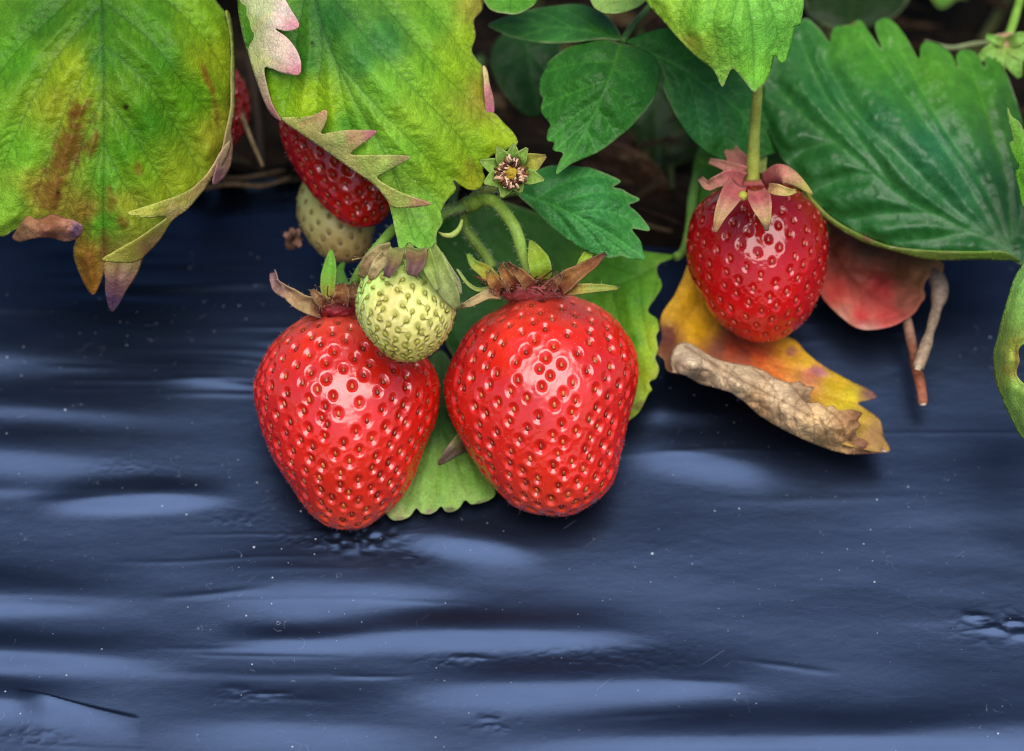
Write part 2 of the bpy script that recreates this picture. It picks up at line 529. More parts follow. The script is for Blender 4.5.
def flesh_material(name, sub, rough, spec=0.5, coat=0.0, subr=(1.0, 0.18, 0.09)):
    t = NT(name); co = t.coord()
    c = t.attr('col').outputs['Color']
    n1 = t.noise(700, 4, 0.6, co); n2 = t.noise(95, 3, 0.5, co)
    c = t.mix(1.0, c, t.ramp(n2, [(0.3, (0.86, 0.78, 0.78)), (0.7, (1.1, 1.15, 1.1))]), 'MULTIPLY')
    nrm = t.bump(n1, 0.00005, 0.8)
    pb = t.n('ShaderNodeBsdfPrincipled')
    t.l(c, pb.inputs['Base Color']); t.l(nrm, pb.inputs['Normal'])
    t.l(t.ramp(n2, [(0.3, rough), (0.7, rough + 0.08)]), pb.inputs['Roughness'])
    pb.inputs['Specular IOR Level'].default_value = spec
    pb.inputs['Subsurface Weight'].default_value = sub
    pb.inputs['Subsurface Radius'].default_value = subr
    pb.inputs['Subsurface Scale'].default_value = 0.0016
    pb.inputs['Coat Weight'].default_value = coat; pb.inputs['Coat Roughness'].default_value = 0.12
    t.l(pb.outputs[0], t.out.inputs['Surface'])
    return t.m


M_FLESH = flesh_material('ripe_flesh', 0.10, 0.21, 1.0)
M_FLESH_GLOSSY = flesh_material('glossy_ripe_flesh', 0.04, 0.11, 0.65)
M_UNRIPE = flesh_material('unripe_flesh', 0.35, 0.36, 0.4, 0.0, (1.0, 0.8, 0.4))


def simple(name, attr=True, col=(0.5, 0.5, 0.5), rough=0.4, spec=0.5, var=0.25, nscale=1500, sub=0.0):
    t = NT(name); co = t.coord()
    c = t.attr('col').outputs['Color'] if attr else t.mix(0.0, col, col)
    n1 = t.noise(nscale, 3, 0.6, co)
    c = t.mix(1.0, c, t.ramp(n1, [(0.3, 1 - var), (0.7, 1 + var)]), 'MULTIPLY')
    pb = t.n('ShaderNodeBsdfPrincipled'); t.l(c, pb.inputs['Base Color'])
    t.l(t.bump(n1, 0.0001, 0.6), pb.inputs['Normal'])
    pb.inputs['Roughness'].default_value = rough; pb.inputs['Specular IOR Level'].default_value = spec
    t.l(pb.outputs[0], t.out.inputs['Surface'])
    return t.m


M_SEED = simple('seed', rough=0.3, spec=0.6)
M_HAIR = simple('fruit_hair', False, (0.7, 0.42, 0.34), 0.4, 0.4, 0.1)
M_STAMEN = simple('dry_stamen', rough=0.7, spec=0.2)
M_TWIG = simple('twig_bark', rough=0.75, spec=0.2, var=0.45, nscale=900)


def plastic_material():
    t = NT('black_mulch_film'); co = t.coord()
    # dust: general film + specks + short fibres
    st = t.n('ShaderNodeMapping'); st.inputs['Scale'].default_value = (1, 3.2, 3.2); t.l(co, st.inputs['Vector'])
    big = t.noise(22, 5, 0.6, st.outputs[0]); fine = t.noise(900, 3, 0.7, co)
    base = t.mix(t.ramp(big, [(0.3, 0.0), (0.75, 1.0)]), (0.0022, 0.0027, 0.0045), (0.005, 0.0068, 0.013))
    def specks(scale, power, size):
        v = t.n('ShaderNodeTexVoronoi'); v.inputs['Scale'].default_value = scale; t.l(co, v.inputs['Vector'])
        sep = t.n('ShaderNodeSeparateColor'); t.l(v.outputs['Color'], sep.inputs[0])
        th = t.math('MULTIPLY', t.math('POWER', sep.outputs[0], power), size)
        return t.math('LESS_THAN', v.outputs['Distance'], th)
    clump = t.ramp(t.noise(30, 3, 0.6, co), [(0.42, 0.15), (0.62, 1.0)])
    s = t.math('MAXIMUM', specks(210, 11.0, 0.075), t.math('MULTIPLY', specks(600, 3.2, 0.13), clump))
    # fibres: distorted thin iso-lines, broken into short bits
    def lines(scale, wid, cut, seed):
        m = t.n('ShaderNodeMapping'); m.inputs['Location'].default_value = (seed, seed * 2, 0); t.l(co, m.inputs['Vector'])
        a = t.noise(scale, 2, 0.5, m.outputs[0]); b = t.noise(scale * 1.4, 1, 0.5, m.outputs[0])
        g = t.math('LESS_THAN', t.math('ABSOLUTE', t.math('SUBTRACT', a, 0.5)), wid)
        return t.math('MULTIPLY', g, t.math('GREATER_THAN', b, cut))
    f = t.math('MAXIMUM', lines(150, 0.003, 0.66, 0.3), lines(260, 0.004, 0.68, 0.7))
    base = t.mix(t.math('MULTIPLY', s, 0.55), base, (0.62, 0.62, 0.66))
    base = t.mix(t.math('MULTIPLY', t.math('MULTIPLY', f, clump), 0.16), base, (0.5, 0.5, 0.6))
    # straight scratches
    mr = t.n('ShaderNodeMapping'); mr.inputs['Rotation'].default_value = (0, 0, math.radians(-36)); t.l(co, mr.inputs['Vector'])
    mp = t.n('ShaderNodeMapping'); mp.inputs['Scale'].default_value = (45, 1100, 45); t.l(mr.outputs[0], mp.inputs['Vector'])
    sn = t.noise(1.0, 2, 0.5, mp.outputs[0]); scr = t.math('MULTIPLY', t.math('GREATER_THAN', sn, 0.735), t.math('GREATER_THAN', t.noise(38, 2, 0.5, co), 0.53))
    base = t.mix(t.math('MULTIPLY', scr, 0.05), base, (0.5, 0.5, 0.6))
    h = t.math('ADD', t.math('MULTIPLY', fine, 0.3), t.math('ADD', t.math('MULTIPLY', t.noise(260, 4, 0.6, st.outputs[0]), 0.2), t.math('MULTIPLY', scr, 0.5)))
    nrm = t.bump(h, 0.00016, 0.5)
    pb = t.n('ShaderNodeBsdfPrincipled'); t.l(base, pb.inputs['Base Color']); t.l(nrm, pb.inputs['Normal'])
    t.l(t.math('ADD', t.ramp(big, [(0.3, 0.33), (0.75, 0.45)]), t.math('MULTIPLY', s, 0.3)), pb.inputs['Roughness'])
    pb.inputs['Specular IOR Level'].default_value = 0.95
    pb.inputs['Specular Tint'].default_value = (0.33, 0.51, 1.0, 1)
    t.l(pb.outputs[0], t.out.inputs['Surface'])
    return t.m


M_FILM = plastic_material()


def soil_material():
    t = NT('soil'); co = t.coord()
    a = t.noise(60, 6, 0.65, co); b = t.noise(420, 4, 0.7, co)
    c = t.ramp(a, [(0.3, (0.006, 0.004, 0.003)), (0.55, (0.020, 0.013, 0.009)), (0.75, (0.055, 0.035, 0.022))])
    c = t.mix(1.0, c, t.ramp(b, [(0.3, 0.6), (0.7, 1.3)]), 'MULTIPLY')
    pb = t.n('ShaderNodeBsdfPrincipled'); t.l(c, pb.inputs['Base Color']); pb.inputs['Roughness'].default_value = 0.95
    pb.inputs['Specular IOR Level'].default_value = 0.1
    t.l(t.bump(t.math('ADD', a, b), 0.002, 0.8), pb.inputs['Normal'])
    t.l(pb.outputs[0], t.out.inputs['Surface'])
    return t.m


M_SOIL = soil_material()
M_LITTER = simple('dead_litter', rough=0.85, spec=0.1, var=0.4, nscale=500)
# ------------------------------------------------------------------ mulch film over the raised bed, soil
SLOPE = math.radians(23.0)
p0 = P(512, 522, -13.5)
ZT = P(512, 262, -40)[2]                       # flat top of the bed


def film_z(x, y):
    zs = p0[2] + math.tan(SLOPE) * (y - p0[1])
    k = 0.014
    h = np.clip(0.5 + 0.5 * (ZT - zs) / k, 0, 1)
    z = ZT * (1 - h) + zs * h - k * h * (1 - h)
    return z


# where each photo row meets the film (centre column)
_py = np.arange(-60, 860, 2.0); _y = []
for q in _py:
    lo, hi = -260.0, 160.0
    for _ in range(40):
        m = 0.5 * (lo + hi); w = P(512, q, m)
        if w[2] > film_z(w[0], w[1]): hi = m
        else: lo = m
    _y.append(P(512, q, 0.5 * (lo + hi))[1])
_y = np.array(_y)
_o = np.argsort(_y)


def film_pt(px, py):
    """the film under a photo position -> (x, y)"""
    lo, hi = -260.0, 160.0
    for _ in range(40):
        m = 0.5 * (lo + hi); w = P(px, py, m)
        if w[2] > film_z(w[0], w[1]): hi = m
        else: lo = m
    return P(px, py, 0.5 * (lo + hi))


# wrinkles: x from, x to, py, half width px, height mm, drop px from left to right
RIDGES = [(-250, 170, 355, 15, 1.1, 0), (-250, 290, 412, 13, 0.8, 4), (-250, 270, 459, 18, 1.25, 6), (-250, 120, 492, 7, 0.4, 4), (20, 250, 502, 9, 1.0, -10), (-250, 205, 600, 17, 1.15, 2),
          (170, 500, 584, 19, 1.2, 6), (200, 420, 642, 8, 0.6, -4), (300, 690, 632, 13, 1.15, -2), (-250, 235, 656, 12, 1.6, 8), (-250, 130, 706, 15, 1.5, 6), (120, 480, 722, 22, 0.8, 0),
          (350, 830, 683, 14, 1.15, 10), (430, 1150, 742, 16, 1.4, 12), (580, 830, 456, 15, 0.85, 34), (370, 560, 541, 11, 0.95, 24), (600, 760, 412, 11, 0.6, 12),
          (40, 340, 286, 5, 0.35, -2), (140, 280, 376, 12, 0.5, 0), (520, 760, 560, 30, 0.25, 0), (780, 1120, 500, 34, 0.3, 10), (850, 1150, 726, 22, 0.7, -4),
          (-250, 100, 226, 5, 0.25, 0), (20, 300, 236, 4, 0.2, 2), (-50, 280, 252, 5, 0.25, -2), (30, 300, 268, 4, 0.22, 2), (-200, 260, 310, 9, 0.3, 2),
          (958, 992, 620, 3, 0.2, 2), (975, 1012, 633, 3, 0.22, 5), (1000, 1030, 623, 3, 0.3, 0), (1004, 1040, 640, 3, 0.3, 2), (440, 500, 656, 2.4, 0.14, 0), (215, 262, 694, 2.5, 0.12, 3), (474, 504, 719, 3, 0.1, 2), (240, 300, 697, 2.2, 0.12, -3)]

_q = np.random.default_rng(3)
RIDGES += [(x0, x0 + _q.uniform(200, 500), _q.uniform(300, 840), _q.uniform(9, 20), _q.uniform(0.6, 1.3), _q.uniform(-14, 14)) for x0 in list(_q.uniform(-1500, -480, 14)) + list(_q.uniform(1120, 2000, 14))]
xf = np.r_[np.linspace(-0.9, -0.125, 60)[:-1], np.linspace(-0.125, 0.125, 640), np.linspace(0.125, 0.9, 60)[1:]]
HOLE0 = film_pt(300, 182)[1]; HOLE1 = HOLE0 + 0.13
ybot = -0.34
yf = np.r_[np.linspace(ybot, -0.105, 50)[:-1], np.linspace(-0.105, HOLE0 + 0.004, 700), np.linspace(HOLE0 + 0.004, HOLE0 + 0.5, 60)[1:]]
X, Y = np.meshgrid(xf, yf, indexing='ij')
Z = film_z(X, Y)
# far side of the bed falls away again
far = np.clip(Y - (HOLE0 + 0.30), 0, None)
Z = Z - far * 0.8
Z = np.maximum(Z, 0.004)
# wrinkle height field
H = np.zeros_like(X)
pyf = np.interp(Y, _y[_o], _py[_o])
vpx = np.interp(pyf, [-60, 860], [-60, 860])
for (xa, xb, py, hw, amp, drop) in RIDGES:
    c = film_pt(512, py)
    kx = (c - CAM) @ FWD / D0
    xw0 = (xa - 512) * PX * kx; xw1 = (xb - 512) * PX * kx
    t = np.clip((X - xw0) / (xw1 - xw0), 0, 1)
    env = np.where((X >= xw0) & (X <= xw1), 1, 0) * smoothstep(0, 0.42, t) * (1 - smoothstep(0.55, 1.0, t)) if xa != -250 else \
        np.where(X <= xw1, 1, 0) * (1 - smoothstep(0.4, 1.0, t)) * np.where(X < xw0, np.exp(-((X - xw0) / 0.05) ** 2), 1)
    cy = py + drop * (t - 0.5) + 3.5 * noise3(np.stack([X * 26, X * 0 + py, X * 0], -1), 5)
    hwv = hw * (1 + 0.3 * noise3(np.stack([X * 22, X * 0 + py * 1.7, X * 0], -1), 9))
    d = (pyf - cy) / hwv
    H += 1.35 * amp * 0.001 * env * np.exp(-np.where(d > 0, d * 1.0, d * 0.62) ** 2)
_r = np.random.default_rng(91)
for _k in range(90):                                # thin stretch lines
    lx = _r.uniform(-80, 900) if _k % 3 else _r.uniform(-80, 330); ly = _r.uniform(190, 760) if _k % 2 else _r.uniform(190, 400); ln = _r.uniform(70, 300); hw = _r.uniform(1.8, 5.0); am = hw * _r.uniform(0.012, 0.05)
    c = film_pt(lx + ln / 2, ly); kx = (c - CAM) @ FWD / D0; xa, xb = (lx - 512) * PX * kx, (lx + ln - 512) * PX * kx
    ia, ib = np.searchsorted(xf, [xa, xb])
    if ib - ia < 3: continue
    t = (X[ia:ib] - xa) / (xb - xa); sl_ = _r.normal(0, 5); cy = ly + sl_ * t + 2 * noise3(np.stack([X[ia:ib] * 40, X[ia:ib] * 0 + _k, X[ia:ib] * 0], -1), 7)
    H[ia:ib] += am * 0.001 * np.sin(np.pi * t) * np.exp(-((pyf[ia:ib] - cy) / hw) ** 2)
H += 0.00016 * noise3(np.stack([X * 12, Y * 75, X * 0], -1), 3) + 0.00006 * noise3(np.stack([X * 30, Y * 190, X * 0], -1), 4)
H += 0.00005 * noise3(np.stack([X * 45, Y * 260, X * 0], -1), 18) + 0.000022 * fbm(np.stack([X * 160, Y * 520, X * 0], -1), 8, 3)
H += 0.0008 * noise3(np.stack([X * 9, Y * 16, X * 0 + 2], -1), 6)
# the sharp flap of slack film at the lower left, and small crumpled patches
_c = film_pt(70, 712); _k = (_c - CAM) @ FWD / D0; xa, xb = (12 - 512) * PX * _k, (140 - 512) * PX * _k
t = np.clip((X - xa) / (xb - xa), 0, 1); m = (X >= xa) & (X <= xb)
d = (pyf - (694 + 26 * t ** 0.8)) / 15.0
H += 0.0018 * np.where(m, smoothstep(0, 0.3, t) * (1 - t) ** 0.7, 0) * np.where(d > 0, np.exp(-(d * 0.8) ** 2), np.exp(-(d / 0.13) ** 2))
for (cpx, cpy, rx, ry, amp) in [(345, 540, 60, 14, 0.00035), (405, 560, 30, 8, 0.0002), (250, 697, 34, 8, 0.00025), (460, 660, 40, 6, 0.00025), (495, 722, 22, 9, 0.0003), (995, 630, 40, 16, 0.0003), (235, 520, 30, 10, 0.00015), (600, 660, 90, 16, 0.0002), (130, 472, 40, 8, 0.00015), (35, 738, 30, 8, 0.0003)]:
    c0 = film_pt(cpx, cpy); k0 = (c0 - CAM) @ FWD / D0
    g = np.exp(-(((X - c0[0]) / (rx * PX * k0)) ** 2 + ((pyf - cpy) / ry) ** 2))
    rid = 1 - np.abs(fbm(np.stack([X * 330, Y * 700, X * 0 + cpx], -1), 14, 3)) * 2.2
    H += 0.5 * amp * g * np.maximum(rid, 0) ** 2
# slack around the tip of the left berry
tipw = film_pt(355, 534)
H += 0.0006 * np.exp(-(np.hypot(X - tipw[0], (Y - tipw[1]) * 1.6) / 0.006) ** 2) * (1 + noise3(np.stack([X * 700, Y * 700, X * 0], -1), 2))
Z = Z + H * np.where(Y < HOLE0 + 0.2, 1, 0.4)
nx, ny = X.shape
V = np.stack([X, Y, Z], -1).reshape(-1, 3)
i, j = np.meshgrid(np.arange(nx - 1), np.arange(ny - 1), indexing='ij')
a = (i * ny + j).ravel(); Q = np.stack([a, a + ny, a + ny + 1, a + 1], 1)
# planting slit: an irregular opening
cx = V[Q].mean(1)
_ex = np.array([-300, -100, 150, 300, 420, 540, 600, 690, 770, 860, 960, 1100, 1300]); _ep = [150, 184, 184, 182, 196, 226, 240, 246, 240, 222, 206, 190, 150]
_ew = np.array([film_pt(q, p) for q, p in zip(_ex, _ep)])
edge = np.interp(cx[:, 0], _ew[:, 0], _ew[:, 1]) + 0.003 * noise2(cx[:, 0] * 30, cx[:, 0] * 0, 3, 3)
cut = (cx[:, 1] > edge) & (cx[:, 1] < HOLE1) & (np.abs(cx[:, 0] + 0.01) < 0.17)
Q = Q[~cut]
film = add('plastic_mulch', V, Q, M_FILM)
set_tag(film, 'wrinkled glossy blue-black plastic mulch film stretched over the raised bed', 'plastic film')
md = film.modifiers.new('thickness', 'SOLIDIFY'); md.thickness = 0.00015; md.offset = -1

# soil: one sheet to the horizon, and the bed's own soil under the film, open at the planting slit
g = np.r_[-60, -20, -6, -2, np.linspace(-1.2, 1.2, 49), 2, 6, 20, 60]
GX, GY = np.meshgrid(g, g, indexing='ij')
GZ = 0.004 * fbm(np.stack([GX * 6, GY * 6, GX * 0], -1), 2, 4) - 0.006
n = len(g); i, j = np.meshgrid(np.arange(n - 1), np.arange(n - 1), indexing='ij'); a = (i * n + j).ravel()
gs = add('ground', np.stack([GX, GY, GZ], -1).reshape(-1, 3), np.stack([a, a + n, a + n + 1, a + 1], 1), M_SOIL); gs['kind'] = 'structure'
bx = np.linspace(-0.2, 0.2, 240); by = np.linspace(HOLE0 - 0.05, HOLE1 + 0.03, 140)
BX, BY = np.meshgrid(bx, by, indexing='ij')
BZ = ZT - 0.008 + 0.007 * fbm(np.stack([BX * 45, BY * 45, BX * 0], -1), 12, 5) + 0.010 * smoothstep(HOLE0 + 0.03, HOLE0 + 0.08, BY)
BZ = BZ - 0.02 * (1 - smoothstep(0, 0.015, BY - by[0])) - 0.02 * (1 - smoothstep(0, 0.02, by[-1] - BY)) - 0.02 * smoothstep(0.17, 0.2, np.abs(BX))
BZ = np.minimum(BZ, film_z(BX, BY) - 0.0045)
n1, n2 = BX.shape; i, j = np.meshgrid(np.arange(n1 - 1), np.arange(n2 - 1), indexing='ij'); a = (i * n2 + j).ravel()
bs = add('soil', np.stack([BX, BY, BZ], -1).reshape(-1, 3), np.stack([a, a + n2, a + n2 + 1, a + 1], 1), M_SOIL); bs['kind'] = 'structure'

# dead bits of straw and leaf on the soil in the slit: too many to count
r = np.random.default_rng(21); VV = []; TT = []; CC = []; n0 = 0
for k in range(520):
    x = r.uniform(-0.15, 0.14); y = max(r.uniform(HOLE0 - 0.03, HOLE0 + 0.085), float(np.interp(x, _ew[:, 0], _ew[:, 1])) - 0.003)
    z = ZT + 0.001 + 0.005 * r.random() + 0.008 * smoothstep(HOLE0 + 0.03, HOLE0 + 0.08, np.array(y))
    L = r.uniform(0.006, 0.03) if k % 3 else r.uniform(0.004, 0.012); w = r.uniform(0.0005, 0.0016) if k % 3 else r.uniform(0.003, 0.008)
    an = r.normal(0, 0.6) + (math.pi if r.random() < 0.5 else 0); tl = r.normal(0, 0.25)
    d = np.array([math.cos(an), math.sin(an), tl]); d /= np.linalg.norm(d); sd = np.cross(d, [0, 0.3, 1]); sd /= np.linalg.norm(sd); up = np.cross(sd, d)
    s = np.linspace(-0.5, 0.5, 7); bend = r.normal(0, 0.12)
    base = np.array([x, y, float(z)])
    rows = []
    for q in s:
        ww = w * (1 - (2 * abs(q)) ** 3 * 0.7) * (1 + 0.25 * r.normal())
        m = base + d * L * q + up * (bend * L * (q * q * 4 - 1) * 0.5)
        rows += [m - sd * ww * 0.5, m + up * ww * 0.22, m + sd * ww * 0.5, m - up * ww * 0.1]
    V4 = np.array(rows); F4 = []
    for q in range(6):
        for c in range(4): F4.append((q * 4 + c, q * 4 + (c + 1) % 4, q * 4 + 4 + (c + 1) % 4, q * 4 + 4 + c))
    F4.append((0, 1, 2, 3)); F4.append((24, 27, 26, 25))
    VV.append(V4); TT.append(np.array(F4) + n0); n0 += len(V4)
    c = lin([(70, 52, 36), (50, 36, 26), (104, 84, 58), (60, 40, 32), (38, 28, 20)][k % 5]) * r.uniform(0.25, 0.7)
    CC.append(np.tile(c, (len(V4), 1)))
lit = add('leaf_litter', np.vstack(VV), np.vstack(TT), M_LITTER, None, dict(col=np.vstack(CC)), smooth=False); lit['kind'] = 'stuff'
# ------------------------------------------------------------------ strawberries
def hermite(xs, ys, q):
    xs = np.asarray(xs, float); ys = np.asarray(ys, float)
    h = np.diff(xs); dl = np.diff(ys) / h
    m = np.zeros(len(xs)); m[1:-1] = (dl[:-1] * h[1:] + dl[1:] * h[:-1]) / (h[:-1] + h[1:]); m[0] = 1.4 * dl[0]; m[-1] = 1.4 * dl[-1]
    i = np.clip(np.searchsorted(xs, q) - 1, 0, len(h) - 1)
    t = (q - xs[i]) / h[i]; a = ys[i]; b = ys[i + 1]
    return ((2 * t ** 3 - 3 * t ** 2 + 1) * a + (t ** 3 - 2 * t ** 2 + t) * h[i] * m[i] + (-2 * t ** 3 + 3 * t ** 2) * b + (t ** 3 - t ** 2) * h[i] * m[i + 1])


def seed_mesh(name, cols, style=None, size=(0.00052, 0.00078, 0.00036)):
    nu, nv = 10, 7; V = []; F = []; C = []
    for j in range(nv + 1):
        ph = math.pi * j / nv; y = -math.cos(ph); r = math.sin(ph) * (1 - 0.28 * y)
        for i in range(nu):
            a = 2 * math.pi * i / nu
            V.append((r * math.cos(a) * size[0], y * size[1], r * math.sin(a) * size[2]))
            C.append(lin(cols[0]) * (1 - j / nv) + lin(cols[1]) * j / nv)
    for j in range(nv):
        for i in range(nu):
            F.append((j * nu + i, j * nu + (i + 1) % nu, (j + 1) * nu + (i + 1) % nu, (j + 1) * nu + i))
    V = np.array(V); C = np.array(C); F = [np.array(F)]
    if style is not None:
        n0 = len(V); r2 = np.random.default_rng(style); k = r2.uniform(-1, 1)
        pts = np.array([(0, 0.0003, 0.00035), (0.0002 * k, 0.0009, 0.00042), (0.0006 * k, 0.0013, 0.00035), (0.0009 * k + 0.0002, 0.0018, 0.0002)])
        c = catmull(pts, 4); S, G = tube_geo(c, np.linspace(0.00010, 0.00006, len(c)), 5)
        V = np.vstack([V, S]); C = np.vstack([C, np.tile(lin((40, 22, 10)), (len(S), 1))])
        F = [np.vstack([F[0], G[0] + n0]), G[1] + n0]
    return make_mesh(name, V, F, M_SEED, dict(col=C))


def berry(name, label, top, tip, rows, mat, colours, nseeds, dimple=(0.00085, 0.00125), kz=0.92, res=(420, 250), seeds_vis=100,
          seed_cols=(((150, 60, 22), (205, 120, 55)),), style=False, fuzz=1500, group='strawberries', seed=1, seed_size=0.78, sink=0.6, fuzz_len=0.0007):
    """top / tip: (px, py, depth); rows: (py, left half width, right half width) in photo pixels about the axis"""
    top = np.array(top, float); tip = np.array(tip, float)
    root = thing(name, P(*((top + tip) / 2)), label, 'strawberry', group)
    nu, nv = res
    ys = np.array([r[0] for r in rows], float); t0 = (ys - top[1]) / (tip[1] - top[1])
    s0 = np.arccos(1 - 2 * t0) / np.pi
    xs = np.r_[0, s0, 1]; Lw = np.r_[0, [r[1] for r in rows], 0]; Rw = np.r_[0, [r[2] for r in rows], 0]

    def surf(s, al):
        t = (1 - np.cos(np.pi * s)) / 2
        c = top + (tip - top) * t[..., None]
        L = np.maximum(hermite(xs, Lw, s), 0); R = np.maximum(hermite(xs, Rw, s), 0)
        cx = np.cos(al); w = np.where(cx > 0, R, L) * PX
        dz = kz * 0.5 * (L + R) * PX
        W = P(c[..., 0], c[..., 1], c[..., 2])
        kd = (D0 - c[..., 2] * 0.001) / D0
        return W + RGT * (w * cx * kd)[..., None] - FWD * (dz * np.sin(al) * kd)[..., None]

    s = np.linspace(0, 1, nv + 1)[1:-1]; al = np.linspace(0, 2 * np.pi, nu, endpoint=False)
    S, A = np.meshgrid(s, al, indexing='ij')
    V = surf(S, A)
    du = np.roll(V, -1, 1) - np.roll(V, 1, 1)
    dv = np.gradient(V, axis=0)
    N = np.cross(du, dv); ar = np.linalg.norm(N, axis=2); N /= ar[..., None]
    mid = V.mean((0, 1))
    if ((V - mid) * N).sum(2).mean() < 0: N = -N
    # phyllotaxis: equal area along the axis, golden angle around it
    ring = ar.sum(1) * (1 + 0.7 * (s > 0.5) * (s - 0.5)); cum = np.cumsum(ring) / ring.sum()
    i = np.arange(nseeds); q = (i + 0.6) / (nseeds + 0.4)
    q = 0.012 + q * 0.982
    r = np.random.default_rng(seed)
    ss = np.interp(q + r.normal(0, 0.0003, nseeds), cum, s); aa = (i * 2.399963 + r.normal(0, 0.035, nseeds) + seed) % (2 * np.pi)
    e = 1e-3
    SP = surf(ss, aa); a1 = surf(ss, aa + e) - surf(ss, aa - e); a2 = surf(np.clip(ss + e, 0, 1), aa) - surf(np.clip(ss - e, 0, 1), aa)
    SN = np.cross(a1, a2); SN /= np.linalg.norm(SN, axis=1, keepdims=True)
    if ((SP - mid) * SN).sum(1).mean() < 0: SN = -SN
    SA = -a2 / np.linalg.norm(a2, axis=1, keepdims=True)         # towards the calyx
    Vf = V.reshape(-1, 3); Nf = N.reshape(-1, 3)
    near = np.full(len(Vf), 1e9); who = np.zeros(len(Vf), int)
    for k in range(0, len(Vf), 6000):
        df = Vf[k:k + 6000, None] - SP[None]; d2 = (df ** 2).sum(2) - 0.38 * np.einsum('ijk,jk->ij', df, SA) ** 2
        near[k:k + 6000] = np.sqrt(d2.min(1)); who[k:k + 6000] = d2.argmin(1)
    A0, R0 = dimple; vd = r.uniform(0.6, 1.15, nseeds); vr = r.uniform(0.82, 1.12, nseeds); near = near / vr[who]
    prof = vd[who] * np.where(near < R0, (1 - (near / R0) ** 2) ** 1.6, 0) - 0.07 * (1 + 0.8 * noise3(Vf * 900, seed + 1)) * np.exp(-((near - R0 * 1.02) / (R0 * 0.42)) ** 2)
    lump = fbm(Vf * 90 + seed * 7, seed, 2) * 0.0006
    disp = -A0 * prof + lump + 0.00003 * noise3(Vf * 2500, seed)
    V2 = Vf + Nf * disp[:, None]
    # poles
    V2 = np.vstack([V2, P(*top)[None], P(*tip)[None]])
    ii, jj = np.meshgrid(np.arange(nv - 2), np.arange(nu), indexing='ij'); j2 = (jj + 1) % nu
    Q = np.stack([(ii * nu + jj).ravel(), (ii * nu + j2).ravel(), ((ii + 1) * nu + j2).ravel(), ((ii + 1) * nu + jj).ravel()], 1)
    k = np.arange(nu); k2 = (k + 1) % nu; n0 = (nv - 1) * nu
    T = np.vstack([np.stack([k2, k, np.full(nu, n0)], 1), np.stack([(nv - 2) * nu + k, (nv - 2) * nu + k2, np.full(nu, n0 + 1)], 1)])
    fa = np.cross(V2[Q[:, 1]] - V2[Q[:, 0]], V2[Q[:, 2]] - V2[Q[:, 0]])
    if (fa * (V2[Q[:, 0]] - mid)).sum(1).mean() < 0: Q = Q[:, ::-1]; T = T[:, ::-1]
    # pigment: colour stops along the axis, blotches
    tt = (1 - np.cos(np.pi * S.ravel())) / 2
    tt = np.clip(tt + 0.05 * fbm(Vf * 160, seed + 4, 3), 0, 1)
    cs = np.array([lin(c) for c in colours]); kk = np.linspace(0, 1, len(cs))
    col = np.stack([np.interp(tt, kk, cs[:, q2]) for q2 in range(3)], 1)
    pit = np.where(near < R0, (1 - (near / R0) ** 2), 0)[:, None]
    if style: col = col * (1 - 0.35 * pit) + 0.35 * pit * lin((160, 166, 60))
    bl = fbm(Vf * 110 + 3, seed + 8, 3)[:, None]; col = col * (1 + 0.2 * bl) * (1 + np.array([0.0, 0.9, 0.7]) * np.clip(fbm(Vf * 70 + 9, seed + 6, 3), 0, 1)[:, None])
    col = np.vstack([col, cs[:1], cs[-1:]])
    add('flesh', V2, [Q, T], mat, root, dict(col=col))
    # achenes
    base = np.array(root.location)
    pos = SP + SN * (fbm(SP * 90 + seed * 7, seed, 2) * 0.0006 - A0 * sink * vd)[:, None]
    meshes = [seed_mesh('seed', c, (11 * m + seed) if style else None) for m, c in enumerate(seed_cols * (3 if style else 1))]
    face = SN @ -FWD
    order = np.argsort(-face)
    def mat_of(i):
        z = SN[i]; y = SA[i] - z * (SA[i] @ z); y /= np.linalg.norm(y)
        if style: y = -y * 0.5 + np.cross(z, y) * r.uniform(-1, 1); y /= np.linalg.norm(y)
        x = np.cross(y, z); sc = seed_size * r.uniform(0.85, 1.12)
        M = np.eye(4); M[:3, 0] = x * sc; M[:3, 1] = y * sc; M[:3, 2] = z * sc; M[:3, 3] = pos[i] - base
        return M
    for i in order[:seeds_vis]:
        o = bpy.data.objects.new('seed', meshes[r.integers(len(meshes))]); COL.objects.link(o); o.parent = root
        o.matrix_local = Matrix(mat_of(i).tolist())
    rest = order[seeds_vis:]
    if len(rest):
        me = meshes[0]; n = len(me.vertices); co = np.zeros(n * 3, np.float32); me.vertices.foreach_get('co', co); co = co.reshape(-1, 3)
        polys = [np.array([p.vertices[:] for p in me.polygons if len(p.vertices) == q2]) for q2 in (3, 4)]
        ca = np.zeros(n * 4, np.float32); me.attributes['col'].data.foreach_get('color', ca); ca = ca.reshape(-1, 4)[:, :3]
        VV = []; FF = [[], []]
        for m, i in enumerate(rest):
            M = mat_of(i); VV.append(co @ M[:3, :3].T + M[:3, 3] + base)
            for q2 in (0, 1):
                if len(polys[q2]): FF[q2].append(polys[q2] + m * n)
        o = add('seed', np.vstack(VV), [np.vstack(f) for f in FF if f], M_SEED, root, dict(col=np.tile(ca, (len(rest), 1)))); o['kind'] = 'stuff'
    if fuzz:
        pk = r.choice(len(Vf), fuzz, p=(ar.ravel() / ar.sum()))
        hairs('fruit_hair', M_HAIR, V2[:len(Vf)][pk], Nf[pk], fuzz_len, 0.00003, root, None, seed)
    return root


RIPE_SEEDS = (((112, 34, 16), (176, 80, 38)), ((134, 50, 22), (200, 112, 56)), ((96, 24, 14), (150, 54, 28)))

